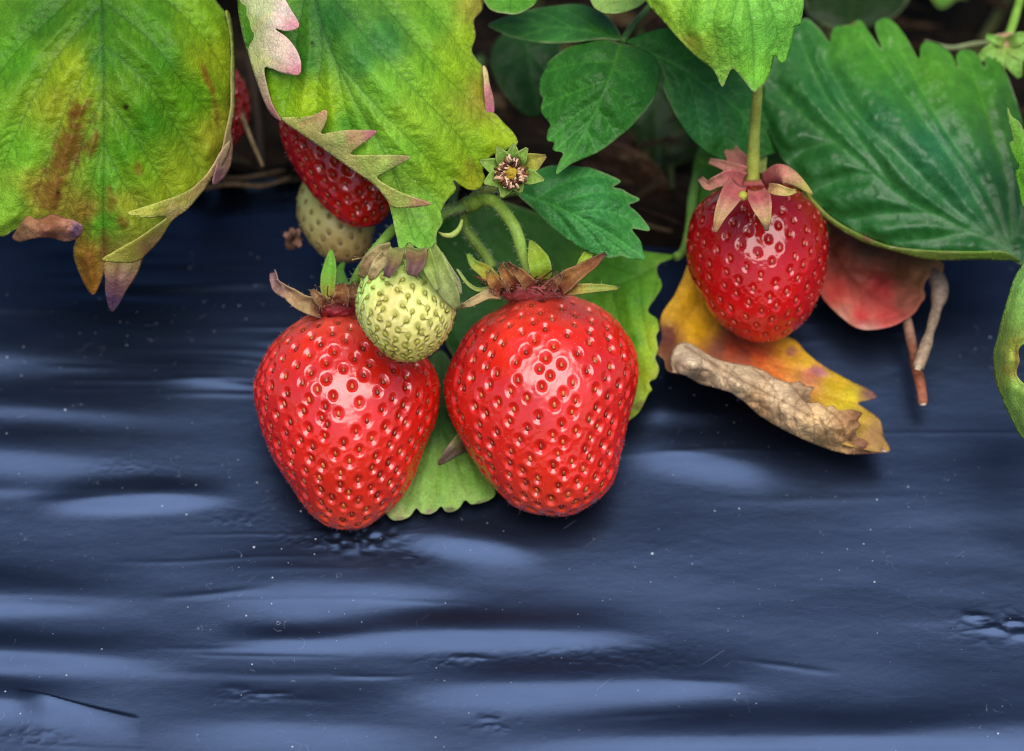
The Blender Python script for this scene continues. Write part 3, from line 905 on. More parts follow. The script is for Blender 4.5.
b1 = berry('strawberry', 'bright red ripe strawberry, left of the front pair, partly behind the small unripe berry',
           (340, 307, -15), (351, 531, -10),
           [(313, 30, 44), (322, 46, 62), (350, 75, 80), (387, 90, 96), (416, 87, 92), (449, 79, 78), (461, 74, 73), (494, 54, 55), (517, 36, 31)],
           M_FLESH, [(216, 84, 66), (208, 34, 20), (210, 26, 14), (208, 26, 14), (214, 28, 13), (217, 38, 16), (214, 70, 34)], 400, seed=2, seed_cols=RIPE_SEEDS, fuzz=1700)
b2 = berry('strawberry', 'largest bright red ripe strawberry, right of the front pair, with brown ruffled calyx',
           (537, 291, -15), (559, 516, -9),
           [(297, 24, 40), (307, 36, 62), (327, 68, 82), (352, 87, 93), (381, 101, 92), (414, 99, 81), (451, 85, 69), (484, 63, 56), (507, 42, 28)],
           M_FLESH, [(216, 84, 66), (210, 34, 20), (212, 26, 14), (210, 25, 14), (214, 27, 13), (218, 34, 16), (214, 62, 32)], 400, seed=5, seed_cols=RIPE_SEEDS, fuzz=1700)
b3 = berry('strawberry', 'dark glossy red strawberry hanging from a straight stem above a yellow dead leaf',
           (757, 181, -24), (763, 343, -20),
           [(186, 32, 32), (191, 42, 40), (197, 51, 48), (205, 60, 57), (215, 66, 64), (238, 71, 70), (265, 72, 68), (301, 57, 56), (315, 49, 48), (333, 29, 29)],
           M_FLESH_GLOSSY, [(120, 5, 10), (142, 6, 12), (168, 8, 14), (188, 12, 16), (192, 38, 26)], 250, dimple=(0.0005, 0.0011), seed_size=0.74, seed=9,
           seed_cols=(((140, 36, 26), (190, 80, 56)), ((130, 28, 22), (176, 66, 44))), fuzz=500, sink=0.35)
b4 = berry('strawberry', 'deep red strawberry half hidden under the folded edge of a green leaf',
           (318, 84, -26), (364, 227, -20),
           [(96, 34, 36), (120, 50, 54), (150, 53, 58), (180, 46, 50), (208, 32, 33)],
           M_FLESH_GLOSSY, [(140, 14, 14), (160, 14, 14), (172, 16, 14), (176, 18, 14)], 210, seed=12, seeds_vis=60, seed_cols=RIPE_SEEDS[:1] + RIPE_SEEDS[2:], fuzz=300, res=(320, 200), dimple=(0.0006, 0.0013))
b5 = berry('unripe_strawberry', 'small pale green unripe strawberry with dark seed threads, in front of the bright red pair',
           (404, 252, 9), (406, 363, 13),
           [(262, 32, 30), (284, 45, 44), (305, 50, 50), (324, 46, 47), (342, 34, 37), (356, 19, 22)],
           M_UNRIPE, [(196, 190, 92), (210, 202, 116), (216, 206, 126), (206, 192, 92)], 230, dimple=(0.0005, 0.001), seed=3, style=True,
           seed_cols=(((140, 138, 40), (186, 176, 78)), ((126, 130, 34), (172, 166, 64))), fuzz=500, res=(320, 200), sink=0.1, seed_size=0.76)
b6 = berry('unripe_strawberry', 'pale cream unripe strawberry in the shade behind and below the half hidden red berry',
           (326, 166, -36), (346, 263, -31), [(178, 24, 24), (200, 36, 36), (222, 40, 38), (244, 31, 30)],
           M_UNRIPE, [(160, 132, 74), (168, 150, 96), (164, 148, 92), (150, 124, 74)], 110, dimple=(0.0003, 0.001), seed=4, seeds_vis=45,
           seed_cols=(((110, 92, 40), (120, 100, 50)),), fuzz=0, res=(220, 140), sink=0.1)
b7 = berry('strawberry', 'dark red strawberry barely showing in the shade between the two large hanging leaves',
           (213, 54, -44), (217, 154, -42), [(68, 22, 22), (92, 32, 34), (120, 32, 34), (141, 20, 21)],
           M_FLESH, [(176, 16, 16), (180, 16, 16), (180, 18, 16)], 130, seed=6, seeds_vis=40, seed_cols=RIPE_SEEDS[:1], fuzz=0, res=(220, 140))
# ------------------------------------------------------------------ leaves
def leaf(name, at, label, group='strawberry leaves', cat='leaf'):
    return thing(name, P(*at), label, cat, group)


# --- A: the big hanging leaf at the left
A = leaf('strawberry_leaf', (100, 300, 0), 'large hanging green leaf with yellow and brown blotches and curled purple-brown tips, at far left')
sheet('leaf_blade', M_LEAF,
      [(-95, 40), (-85, 110), (-60, 180), (-30, 226), (0, 237), (17, 229), (40, 224), (66, 230), (79, 229), (73, 251), (79, 273), (92, 295), (101, 281), (106, 264), (105, 292),
       (112, 312), (125, 292), (136, 277), (147, 251), (170, 221), (184, 208), (201, 187), (214, 168), (225, 140), (231, 106), (231, 51), (227, 17), (213, -5), (185, -60), (120, -120), (40, -125), (-50, -70)],
      [(100, -120, -22), (100, 0, 0), (102, 100, 6), (103, 200, 2), (110, 300, -6), (-90, 60, -16), (0, 100, 2), (0, 230, -4), (60, 230, -4), (225, 100, -9), (205, 180, -8), (170, 60, 3), (215, 0, -10), (90, 290, -8), (50, 120, 4)],
      [(102, 60, (62, 118, 28)), (125, 150, (78, 136, 30)), (20, 60, (80, 140, 34)), (40, 20, (60, 112, 30)), (-40, 100, (80, 140, 40)), (70, 72, (140, 160, 38)), (60, 105, (140, 150, 42)), (100, 20, (58, 108, 26)),
       (20, 150, (110, 165, 50)), (8, 205, (128, 172, 62)), (42, 195, (170, 160, 70)), (190, 100, (92, 146, 30)), (165, 60, (66, 122, 30)), (150, 120, (66, 124, 28)), (213, 60, (140, 158, 36)), (205, 20, (110, 150, 34)), (220, 130, (150, 150, 50)),
       (105, 180, (92, 150, 40)), (104, 222, (92, 152, 48)), (140, 170, (110, 150, 36)), (130, 205, (142, 148, 52)), (170, 180, (140, 158, 44)), (85, 210, (150, 120, 60)), (92, 282, (140, 92, 40)), (80, 255, (142, 106, 44)), (112, 298, (98, 62, 82)), (120, 270, (120, 84, 70)), (150, 20, (74, 126, 30))],
      [[(100, -120), (102, 0), (104, 128), (103, 220), (105, 265)], [(106, 4), (150, 40), (185, 85), (222, 128)], [(106, 47), (150, 85), (180, 135), (204, 179)], [(105, 98), (130, 130), (155, 170), (179, 207)],
       [(105, 145), (120, 178), (140, 205), (155, 228)], [(102, -30), (60, 10), (10, 60), (-50, 150)], [(102, 5), (55, 60), (20, 125), (-10, 200)], [(103, 45), (70, 100), (48, 160), (30, 215)], [(103, 95), (82, 145), (68, 195), (62, 226)], [(103, 140), (90, 190), (80, 240)],
       [(106, -40), (160, -5), (205, 40), (228, 80)]],
      A, 2.2, 3, bulge=2.3, wave=0.6, reach=13, chlor=0.3, twig=True, vstrength=1.25,
      spots=[(68, 150, 17, 52, 22, (112, 62, 34), 0.85), (50, 195, 20, 22, 10, (122, 78, 48), 0.75), (93, 145, 8, 14, 0, (116, 66, 36), 0.7), (78, 110, 9, 13, 0, (104, 60, 30), 0.8), (139, 170, 7, 9, 0, (120, 84, 36), 0.6), (206, 75, 4, 26, -22, (124, 72, 34), 0.75), (216, 110, 3, 16, -10, (120, 72, 40), 0.6),
             (126, 107, 3.4, 3.4, 0, (40, 30, 18), 1.0), (58, 193, 3, 3, 0, (50, 30, 20), 0.9), (110, 200, 7, 16, 0, (120, 78, 44), 0.6), (88, 262, 9, 14, 0, (110, 60, 40), 0.6), (104, 250, 6, 22, 0, (110, 66, 48), 0.6), (122, 222, 8, 7, 0, (120, 70, 44), 0.6)])
sheet('folded_margin', M_PALE, [(231, 140), (229, 152), (222, 166), (214, 176), (205, 189), (196, 200), (187, 210), (177, 217), (170, 224), (160, 240), (147, 254), (136, 262), (118, 263), (102, 260), (114, 252), (128, 244), (142, 236), (156, 226), (167, 217), (150, 218), (138, 217), (127, 213), (140, 208), (153, 204), (168, 199), (182, 194), (194, 187), (204, 178), (213, 166), (222, 150)],
      [(102, 260, 9), (127, 213, 9), (150, 218, 9), (167, 217, 6), (187, 210, 2), (147, 253, 1), (136, 261, 4), (160, 240, 1), (205, 189, -4), (182, 194, 5), (231, 140, -6), (222, 150, -3), (130, 243, 9)],
      [(106, 259, (172, 168, 74)), (130, 248, (166, 164, 66)), (150, 236, (156, 158, 62)), (165, 226, (160, 160, 70)), (145, 252, (150, 120, 70)), (130, 213, (176, 180, 76)), (160, 208, (164, 170, 64)), (185, 202, (166, 164, 70)), (205, 183, (176, 156, 100)), (224, 158, (176, 146, 116)), (190, 207, (186, 166, 110)), (175, 217, (186, 166, 104)), (155, 246, (170, 140, 90))],
      [[(215, 168), (190, 196), (160, 210), (132, 213)], [(180, 212), (158, 232), (132, 250), (106, 259)]], A, 1.7, 4, bulge=0.5, groove=0.12)
sheet('curled_margin', M_DYING, [(12, 238), (17, 229), (26, 216), (38, 219), (52, 214), (66, 218), (78, 222), (83, 229), (78, 238), (66, 242), (50, 238), (32, 239), (20, 242)],
      [(17, 236, -2), (50, 215, 2), (50, 228, 8), (81, 229, 3), (66, 241, 0), (30, 228, 6)], [(25, 226, (158, 112, 78)), (50, 222, (150, 96, 70)), (66, 228, (164, 112, 86)), (78, 230, (120, 84, 100)), (50, 238, (110, 66, 52))],
      [], A, 1.6, 6, crinkle=1.6, wave=1.2, wave_len=9, spots=[(74, 230, 6, 7, 0, (96, 70, 92), 0.8)])
sheet('curled_margin', M_PALE, [(226, 12), (231, 40), (231, 80), (231, 106), (226, 132), (222, 150), (216, 168), (213, 184), (221, 181), (230, 168), (233, 148), (231.5, 130), (235, 106), (235, 60), (233, 30), (230, 14)],
      [(226, 15, -8), (231, 106, -5), (216, 180, -4), (233, 148, -8), (234, 60, -10)], [(228, 40, (150, 164, 70)), (232, 100, (160, 150, 90)), (230, 150, (164, 128, 108)), (218, 178, (122, 84, 92)), (226, 140, (156, 140, 90))],
      [], A, 1.5, 7, wave=0.5, wave_len=10)
sheet('curled_margin', M_DYING, [(104, 264), (110, 262), (122, 260), (134, 258), (142, 254), (138, 272), (128, 288), (113, 312), (106, 296), (105, 280)],
      [(106, 262, 1), (140, 256, -2), (112, 311, -6), (122, 280, 0)], [(112, 265, (136, 110, 60)), (132, 266, (150, 130, 80)), (112, 300, (92, 66, 100)), (116, 285, (120, 80, 92)), (130, 280, (140, 100, 90))],
      [[(120, 258), (116, 285), (112, 310)]], A, 1.6, 8, crinkle=0.6)

tube('petiole', M_STEM, [(100, -122, -22), (104, -150, -34), (120, -150, -60), (160, -60, -85), (200, 60, -85), (215, 130, -72)], [9, 9, 9, 10, 11, 12], [(120, 150, 60), (100, 130, 50), (90, 80, 50)], A, 40)
# --- B: green-yellow leaf in the middle, left and lower margins folded up
B = leaf('strawberry_leaf', (415, 250, 0), 'green and yellow leaf with pink folded teeth along its left and lower edge')
sheet('leaf_blade', M_LEAF,
      [(239, -10), (241, 28), (251, 62), (265, 93), (272, 113), (282, 119), (303, 134), (322, 148), (345, 161), (358, 172), (376, 183), (386, 197), (391, 212), (396, 235), (400, 252), (405, 249), (409, 242), (420, 249), (430, 251), (436, 246), (437, 233), (443, 222), (441, 212), (447, 200), (456, 190), (453, 180),
       (460, 185), (470, 190), (480, 188), (485, 178), (483, 170), (489, 158), (500, 152), (512, 148), (518, 142), (513, 132), (505, 124), (496, 114), (490, 110), (488, 90), (484, 69), (476, 58), (472, 50), (476, 35), (474, 20), (483, 8), (484, -20), (460, -70), (400, -110), (320, -115), (262, -70)],
      [(310, -110, -20), (318, 0, 2), (352, 90, 9), (392, 170, 6), (415, 245, 5), (240, 0, -2), (265, 95, 2), (285, 120, 3), (340, 158, 4), (388, 205, 3), (440, 210, -2), (480, 185, -5), (515, 142, -6), (486, 80, -9), (480, 0, -14), (420, 60, 5), (440, 130, 3), (400, -100, -22)],
      [(330, 20, (44, 100, 48)), (300, 60, (52, 112, 46)), (360, 60, (62, 122, 62)), (385, 40, (58, 118, 62)), (280, 90, (120, 165, 34)), (310, 100, (150, 180, 36)), (330, 110, (140, 176, 40)), (345, 125, (90, 150, 50)), (380, 90, (110, 165, 60)), (410, 120, (140, 180, 60)), (420, 70, (116, 166, 52)),
       (450, 70, (146, 182, 48)), (470, 40, (150, 180, 50)), (430, 20, (104, 156, 50)), (450, -20, (110, 156, 50)), (400, 150, (120, 172, 62)), (440, 165, (140, 180, 52)), (480, 150, (130, 166, 40)), (505, 135, (150, 172, 44)), (420, 210, (120, 168, 76)), (415, 240, (112, 166, 72)), (400, 240, (110, 156, 70)),
       (475, 180, (160, 168, 50)), (487, 100, (150, 140, 60)), (480, 15, (160, 150, 80)), (260, 60, (60, 116, 46)), (390, 200, (140, 170, 80))],
      [[(306, -100), (318, 10), (350, 90), (390, 165), (414, 240)], [(324, 30), (338, 70), (345, 105), (356, 140)], [(312, -30), (300, 20), (295, 60), (285, 110)], [(318, 0), (322, 50), (318, 90), (318, 135)], [(340, 65), (385, 115), (420, 150), (450, 188)],
       [(318, -20), (360, 30), (410, 85), (462, 140), (480, 180)], [(312, -60), (370, -10), (430, 60), (480, 110), (510, 136)], [(310, -80), (380, -40), (440, 20), (478, 75)], [(372, 130), (400, 165), (425, 190), (440, 208)], [(392, 165), (405, 195), (415, 222), (430, 244)]],
      B, 2.2, 13, bulge=2.0, wave=0.6, reach=13, chlor=0.35, twig=True, vstrength=1.15,
      spots=[(312, 43, 3, 3, 0, (30, 50, 20), 0.9), (480, 25, 6, 18, 10, (176, 160, 110), 0.7), (487, 85, 3.5, 22, -12, (170, 120, 110), 0.8), (470, 165, 6, 9, 0, (136, 120, 60), 0.5)])
sheet('folded_margin', M_PALE, [(239, -12), (262, -14), (279, -8), (291, 10), (299, 26), (287, 31), (275, 29), (285, 36), (294, 46), (299, 56), (301, 66), (298, 75), (282, 73), (272, 69), (264, 68), (266, 83), (272, 104), (281, 121), (269, 112), (258, 86), (248, 54), (240, 21)],
      [(240, 0, -2), (299, 26, 10), (301, 66, 11), (265, 70, 6), (245, 45, 0), (280, 119, 3), (270, 20, 7)],
      [(245, 20, (176, 190, 110)), (262, 10, (200, 200, 150)), (285, 15, (216, 192, 180)), (297, 26, (200, 140, 146)), (275, 50, (214, 192, 170)), (296, 60, (216, 176, 172)), (299, 70, (196, 120, 130)), (262, 60, (188, 190, 128)), (266, 90, (184, 156, 128)), (276, 115, (170, 112, 110)), (250, 60, (190, 190, 120))],
      [[(245, 40), (270, 15), (298, 26)], [(255, 70), (275, 50), (300, 66)], [(265, 60), (280, 66), (298, 74)]], B, 1.8, 14, bulge=0.6, groove=-0.15)
sheet('folded_margin', M_PALE, [(281, 119), (292, 117), (303, 117), (314, 115), (325, 110), (327, 117), (324, 126), (321, 134), (332, 132), (347, 130), (360, 130), (376, 131), (372, 137), (364, 143), (352, 152), (352, 155), (365, 155), (380, 155), (396, 155), (410, 157), (403, 163), (395, 167), (384, 173), (377, 178), (388, 186), (400, 192), (416, 198), (431, 204),
                                (418, 207), (405, 208), (392, 207), (386, 199), (378, 189), (368, 180), (358, 174), (341, 162), (320, 147), (298, 132)],
      [(282, 119, 3), (325, 111, 9), (375, 131, 11), (409, 156, 12), (430, 204, 9), (390, 206, 5), (358, 172, 6), (320, 146, 5), (340, 140, 9)],
      [(290, 122, (170, 170, 90)), (322, 114, (186, 150, 110)), (312, 130, (172, 160, 92)), (340, 138, (166, 176, 96)), (372, 133, (170, 104, 110)), (350, 134, (180, 140, 100)), (365, 160, (162, 182, 84)), (405, 157, (164, 150, 96)), (385, 166, (158, 178, 84)), (385, 195, (166, 168, 86)), (425, 204, (170, 130, 96)), (400, 198, (158, 172, 84)), (352, 165, (180, 170, 100))],
      [[(300, 125), (314, 120), (325, 111)], [(335, 150), (355, 138), (375, 132)], [(362, 165), (385, 159), (409, 157)], [(385, 188), (405, 200), (430, 204)]], B, 1.8, 15, bulge=0.5, groove=0.12)
sheet('folded_margin', M_PALE, [(483, 66), (487, 69), (490, 84), (494, 100), (494, 113), (487, 112), (485, 98), (484, 80)], [(484, 68, -7), (492, 100, -6), (490, 112, -6), (487, 85, -5)],
      [(486, 72, (196, 176, 120)), (489, 92, (186, 120, 120)), (490, 110, (176, 96, 120))], [], B, 1.4, 16)
tube('curled_tip', M_STEM, [(462, 220, -6), (459, 229, -4), (452, 235, -2), (444, 235, -2), (438, 232, -3)], [3, 5, 6, 5, 1.5], [(150, 170, 80), (180, 196, 100), (190, 190, 110)], B, 3)

tube('petiole', M_STEM, [(310, -112, -20), (316, -150, -36), (330, -150, -62), (345, -60, -86), (352, 60, -84), (350, 150, -68)], [9, 9, 9, 10, 11, 12], [(120, 150, 60), (100, 130, 50), (90, 80, 50)], B, 41)
# --- C: dark trifoliate leaf
C = leaf('trifoliate_leaf', (622, 42, -20), 'dark green leaf of three leaflets in the top middle, its middle leaflet facing the viewer')
DG = (34, 84, 36); DG2 = (44, 100, 44); DG3 = (28, 70, 36)
sheet('leaflet', M_DARK, [(620, 43), (606, 39), (591, 40), (577, 44), (566, 48), (556, 55), (547, 63), (546, 68), (541, 76), (539, 86), (540, 95), (543, 98), (541, 106), (542, 114), (550, 124), (548, 130), (547, 140), (554, 142), (553, 150), (563, 153), (559, 162), (556, 174), (563, 170), (571, 164), (585, 158), (598, 152), (610, 144), (620, 136), (630, 128), (639, 118), (648, 108), (655, 96), (660, 73), (655, 57), (639, 47)],
      [(620, 43, -16), (600, 80, -8), (560, 165, -6), (541, 90, -15), (650, 90, -14), (600, 140, -9), (570, 60, -14)], [(600, 80, DG), (570, 90, DG2), (640, 80, (36, 92, 44)), (580, 140, (40, 98, 44)), (560, 160, (54, 116, 50)), (620, 50, (44, 92, 44))],
      [[(620, 45), (611, 73), (595, 112), (575, 148), (557, 172)], [(614, 62), (590, 62), (566, 66), (545, 72)], [(608, 80), (585, 88), (560, 98), (542, 108)], [(601, 98), (580, 112), (562, 128), (549, 140)], [(612, 68), (630, 80), (645, 92)], [(606, 85), (622, 98), (636, 116)], [(597, 108), (608, 122), (616, 136)], [(586, 128), (592, 142), (596, 152)], [(590, 120), (572, 135), (556, 150)]],
      C, 2.0, 23, twig=True, bulge=1.1, reach=8, wave=0.4)
sheet('leaflet', M_DARK, [(621, 39), (611, 20), (588, 6), (574, 4), (559, 5), (543, 7), (527, 10), (512, 14), (499, 19), (488, 25), (500, 32), (508, 36), (520, 39), (534, 42), (555, 43), (575, 42), (604, 39)],
      [(621, 39, -17), (560, 15, -24), (490, 25, -26), (540, 42, -20), (580, 28, -17)], [(560, 20, (36, 86, 46)), (520, 22, (46, 96, 58)), (590, 20, (30, 76, 34)), (560, 38, (50, 106, 60)), (500, 28, (60, 112, 64))],
      [[(620, 39), (580, 30), (540, 26), (490, 26)], [(600, 34), (580, 18), (560, 8)], [(575, 29), (550, 16), (530, 11)], [(550, 27), (525, 18), (508, 17)], [(580, 30), (560, 38), (545, 42)], [(550, 27), (530, 34), (515, 37)]], C, 2.0, 24, bulge=0.8, reach=8)
sheet('leaflet', M_DARK, [(626, 42), (640, 35), (665, 28), (700, 26), (735, 34), (760, 60), (775, 96), (784, 116), (782, 126), (792, 147), (780, 152), (765, 156), (748, 163), (736, 164), (726, 162), (710, 154), (694, 141), (678, 119), (662, 86), (652, 61), (640, 48)],
      [(626, 42, -18), (690, 80, -20), (790, 146, -30), (720, 155, -25), (740, 60, -28), (660, 80, -20)], [(680, 80, (38, 92, 52)), (710, 120, (44, 106, 70)), (740, 120, (40, 98, 54)), (700, 50, (44, 100, 44)), (770, 130, (36, 92, 40)), (720, 150, (36, 92, 46))],
      [[(626, 43), (670, 62), (720, 95), (760, 128), (790, 146)], [(655, 55), (665, 75), (672, 100)], [(685, 70), (695, 100), (702, 140)], [(715, 92), (722, 125), (728, 160)], [(670, 62), (700, 55), (730, 45)], [(705, 85), (735, 80), (765, 78)], [(740, 112), (760, 108), (780, 116)], [(742, 114), (752, 140), (755, 160)]], C, 2.0, 25, twig=True, bulge=1.0, reach=9)
tube('petiole', M_STEM, [(622, 42, -17), (634, 24, -22), (655, 0, -30), (690, -50, -45), (700, -60, -80)], [8, 7, 8, 9, 10], [(70, 110, 50), (110, 140, 70), (90, 120, 60)], C, 2)

# --- D: light green leaf hanging in at the top, in front of the hanging berry's stem
D = leaf('strawberry_leaf', (753, 88, 8), 'bright light green leaf tip hanging down from the top edge over the dark leaves')
sheet('leaf_blade', M_LEAF, [(630, -30), (645, 0), (653, 10), (662, 20), (674, 34), (687, 48), (700, 60), (713, 70), (720, 84), (723, 87), (727, 78), (733, 69), (745, 82), (754, 92), (762, 86), (768, 78), (772, 66), (775, 55), (780, 62), (785, 62), (789, 52), (792, 40), (795, 27), (800, 25), (803, 12), (804, -4), (803, -50), (770, -100), (700, -110), (650, -70)],
      [(640, -20, 2), (720, 20, 14), (754, 90, 8), (800, 10, 4), (725, 85, 6), (730, -90, -6), (785, 60, 2), (680, 35, 8)], [(700, 20, (122, 182, 72)), (740, 40, (118, 184, 84)), (770, 30, (112, 182, 88)), (754, 80, (108, 170, 62)), (670, 20, (140, 178, 66)), (722, 80, (140, 186, 90)), (798, 10, (120, 182, 90)), (690, 45, (156, 176, 74)), (740, -50, (110, 170, 70))],
      [[(735, -100), (745, -20), (753, 40), (754, 86)], [(742, -40), (715, 10), (718, 50), (722, 84)], [(740, -60), (690, -10), (680, 30), (690, 46)], [(745, -30), (770, 5), (778, 35), (784, 58)], [(742, -60), (780, -20), (792, 5), (798, 22)], [(744, -20), (732, 20), (730, 50), (732, 66)]],
      D, 2.2, 33, bulge=2.0, reach=12, wave=0.5, chlor=0.2, twig=True, spots=[(688, 40, 10, 5, 40, (170, 150, 80), 0.35)])

tube('petiole', M_STEM, [(734, -108, -4), (738, -150, -24), (730, -150, -60), (720, -60, -90), (712, 60, -88), (705, 130, -74)], [9, 9, 9, 10, 11, 12], [(120, 150, 60), (100, 130, 50), (90, 80, 50)], D, 42)
# --- E: leaflet under the spent flower
E = leaf('strawberry_leaf', (520, 192, -6), 'dark green serrated leaf just right of the withered flower')
sheet('leaf_blade', M_DARK, [(517, 193), (524, 180), (531, 173), (542, 168), (553, 165), (564, 165), (575, 166), (588, 167), (600, 171), (612, 176), (621, 181), (616, 185), (613, 187), (622, 189), (630, 194), (640, 199), (634, 203), (629, 205), (637, 212), (644, 220), (650, 230), (640, 230), (632, 229), (640, 240), (643, 250), (645, 260), (637, 259), (631, 260), (622, 256), (611, 258), (604, 257), (594, 254), (584, 250), (570, 241), (556, 231), (543, 219), (531, 207)],
      [(518, 193, -10), (580, 210, -4), (645, 250, -6), (560, 168, -12), (560, 232, -6), (640, 200, -9), (610, 256, -5)], [(560, 190, (40, 98, 56)), (600, 200, (48, 112, 72)), (590, 235, (46, 110, 66)), (630, 240, (52, 118, 66)), (540, 205, (42, 98, 56)), (620, 190, (40, 100, 52))],
      [[(518, 193), (555, 206), (600, 228), (642, 256)], [(535, 199), (560, 185), (590, 176), (618, 181)], [(552, 205), (580, 196), (610, 192), (638, 199)], [(572, 213), (600, 210), (625, 217), (648, 229)], [(545, 203), (560, 218), (575, 240)], [(565, 210), (585, 228), (605, 254)], [(590, 223), (605, 238), (628, 257)]], E, 1.9, 43, twig=True, bulge=1.1, reach=7, wave=0.4)
tube('petiole', M_STEM, [(519, 193, -10), (505, 196, -13), (488, 200, -14), (474, 203, -13)], [5, 5, 6, 6], [(90, 120, 50), (110, 130, 60)], E, 5)

# --- F: broad leaf lying on the film behind the right berry, G2: the serrated leaf under both berries
Fl = leaf('strawberry_leaf', (640, 400, -24), 'broad mid green leaf with a yellow edge lying flat behind the largest red berry')
sheet('leaf_blade', M_LEAF, [(678, 256), (660, 263), (657, 272), (662, 285), (655, 298), (648, 309), (650, 314), (657, 319), (659, 330), (656, 336), (658, 350), (655, 358), (659, 368), (656, 378), (649, 382), (652, 390), (648, 394), (637, 414), (610, 430), (570, 440), (520, 420), (470, 380), (440, 330), (430, 270), (440, 215), (480, 198), (530, 210), (580, 232), (620, 246), (650, 252)],
      [(678, 256, -32), (640, 300, -26), (640, 400, -19), (560, 400, -28), (470, 350, -30), (450, 230, -36), (540, 225, -36), (600, 300, -30)], [(620, 270, (66, 122, 40)), (640, 300, (80, 136, 42)), (652, 340, (150, 172, 46)), (650, 380, (150, 164, 48)), (636, 405, (140, 160, 60)), (600, 350, (76, 132, 40)), (540, 240, (52, 104, 46)), (470, 240, (44, 92, 44)), (470, 330, (44, 96, 50)), (630, 340, (90, 146, 46)), (655, 310, (110, 150, 50))],
      [[(678, 257), (650, 271), (614, 288), (540, 320), (440, 370)], [(660, 266), (655, 290), (650, 308)], [(640, 276), (642, 310), (650, 350)], [(612, 289), (625, 340), (645, 390)], [(570, 307), (590, 370), (620, 420)], [(640, 276), (600, 262), (560, 240)], [(600, 293), (550, 275), (500, 230)], [(550, 315), (500, 290), (445, 240)]], Fl, 2.4, 53, bulge=1.0, reach=12, vstrength=0.8,
      spots=[(640, 406, 8, 5, -40, (90, 60, 50), 0.6)])
tube('petiole', M_STEM, [(676, 257, -31), (684, 250, -34), (690, 225, -38), (694, 190, -44), (705, 150, -56), (715, 110, -75)], [9, 10, 11, 11, 11, 11], [(110, 150, 64), (96, 140, 60), (80, 120, 50)], Fl, 6)
G2 = leaf('strawberry_leaf', (440, 510, -20), 'light green serrated leaf tip poking out low between the two large red berries')
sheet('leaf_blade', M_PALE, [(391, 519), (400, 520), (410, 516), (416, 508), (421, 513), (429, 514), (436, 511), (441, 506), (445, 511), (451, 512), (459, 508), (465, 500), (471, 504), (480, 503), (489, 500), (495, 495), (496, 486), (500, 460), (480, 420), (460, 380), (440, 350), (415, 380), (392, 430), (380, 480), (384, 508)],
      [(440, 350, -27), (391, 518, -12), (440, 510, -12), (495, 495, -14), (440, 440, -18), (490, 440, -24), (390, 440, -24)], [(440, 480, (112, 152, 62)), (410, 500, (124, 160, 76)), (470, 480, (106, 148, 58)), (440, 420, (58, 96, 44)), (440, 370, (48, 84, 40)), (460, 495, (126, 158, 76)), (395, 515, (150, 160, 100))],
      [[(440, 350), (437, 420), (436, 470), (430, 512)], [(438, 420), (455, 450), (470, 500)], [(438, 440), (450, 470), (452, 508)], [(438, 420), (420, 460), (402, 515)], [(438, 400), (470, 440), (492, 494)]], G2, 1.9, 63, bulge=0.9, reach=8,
      spots=[(402, 519, 7, 3.5, 0, (96, 70, 66), 0.7), (429, 512, 6, 3.5, 0, (120, 96, 84), 0.8), (451, 510, 7, 3.5, 0, (66, 46, 44), 0.8), (482, 502, 9, 3.5, -15, (80, 58, 52), 0.7)])
sheet('folded_lobe', M_DYING, [(438, 465), (442, 456), (447, 448), (453, 440), (459, 433), (466, 430), (474, 440), (474, 450), (466, 452), (456, 457), (446, 463)], [(438, 465, -11), (455, 447, -9), (474, 445, -18), (460, 433, -12)],
      [(440, 463, (130, 100, 96)), (450, 452, (130, 106, 96)), (460, 440, (128, 140, 84)), (466, 448, (110, 90, 80))], [[(438, 465), (456, 450), (474, 442)]], G2, 1.6, 64)

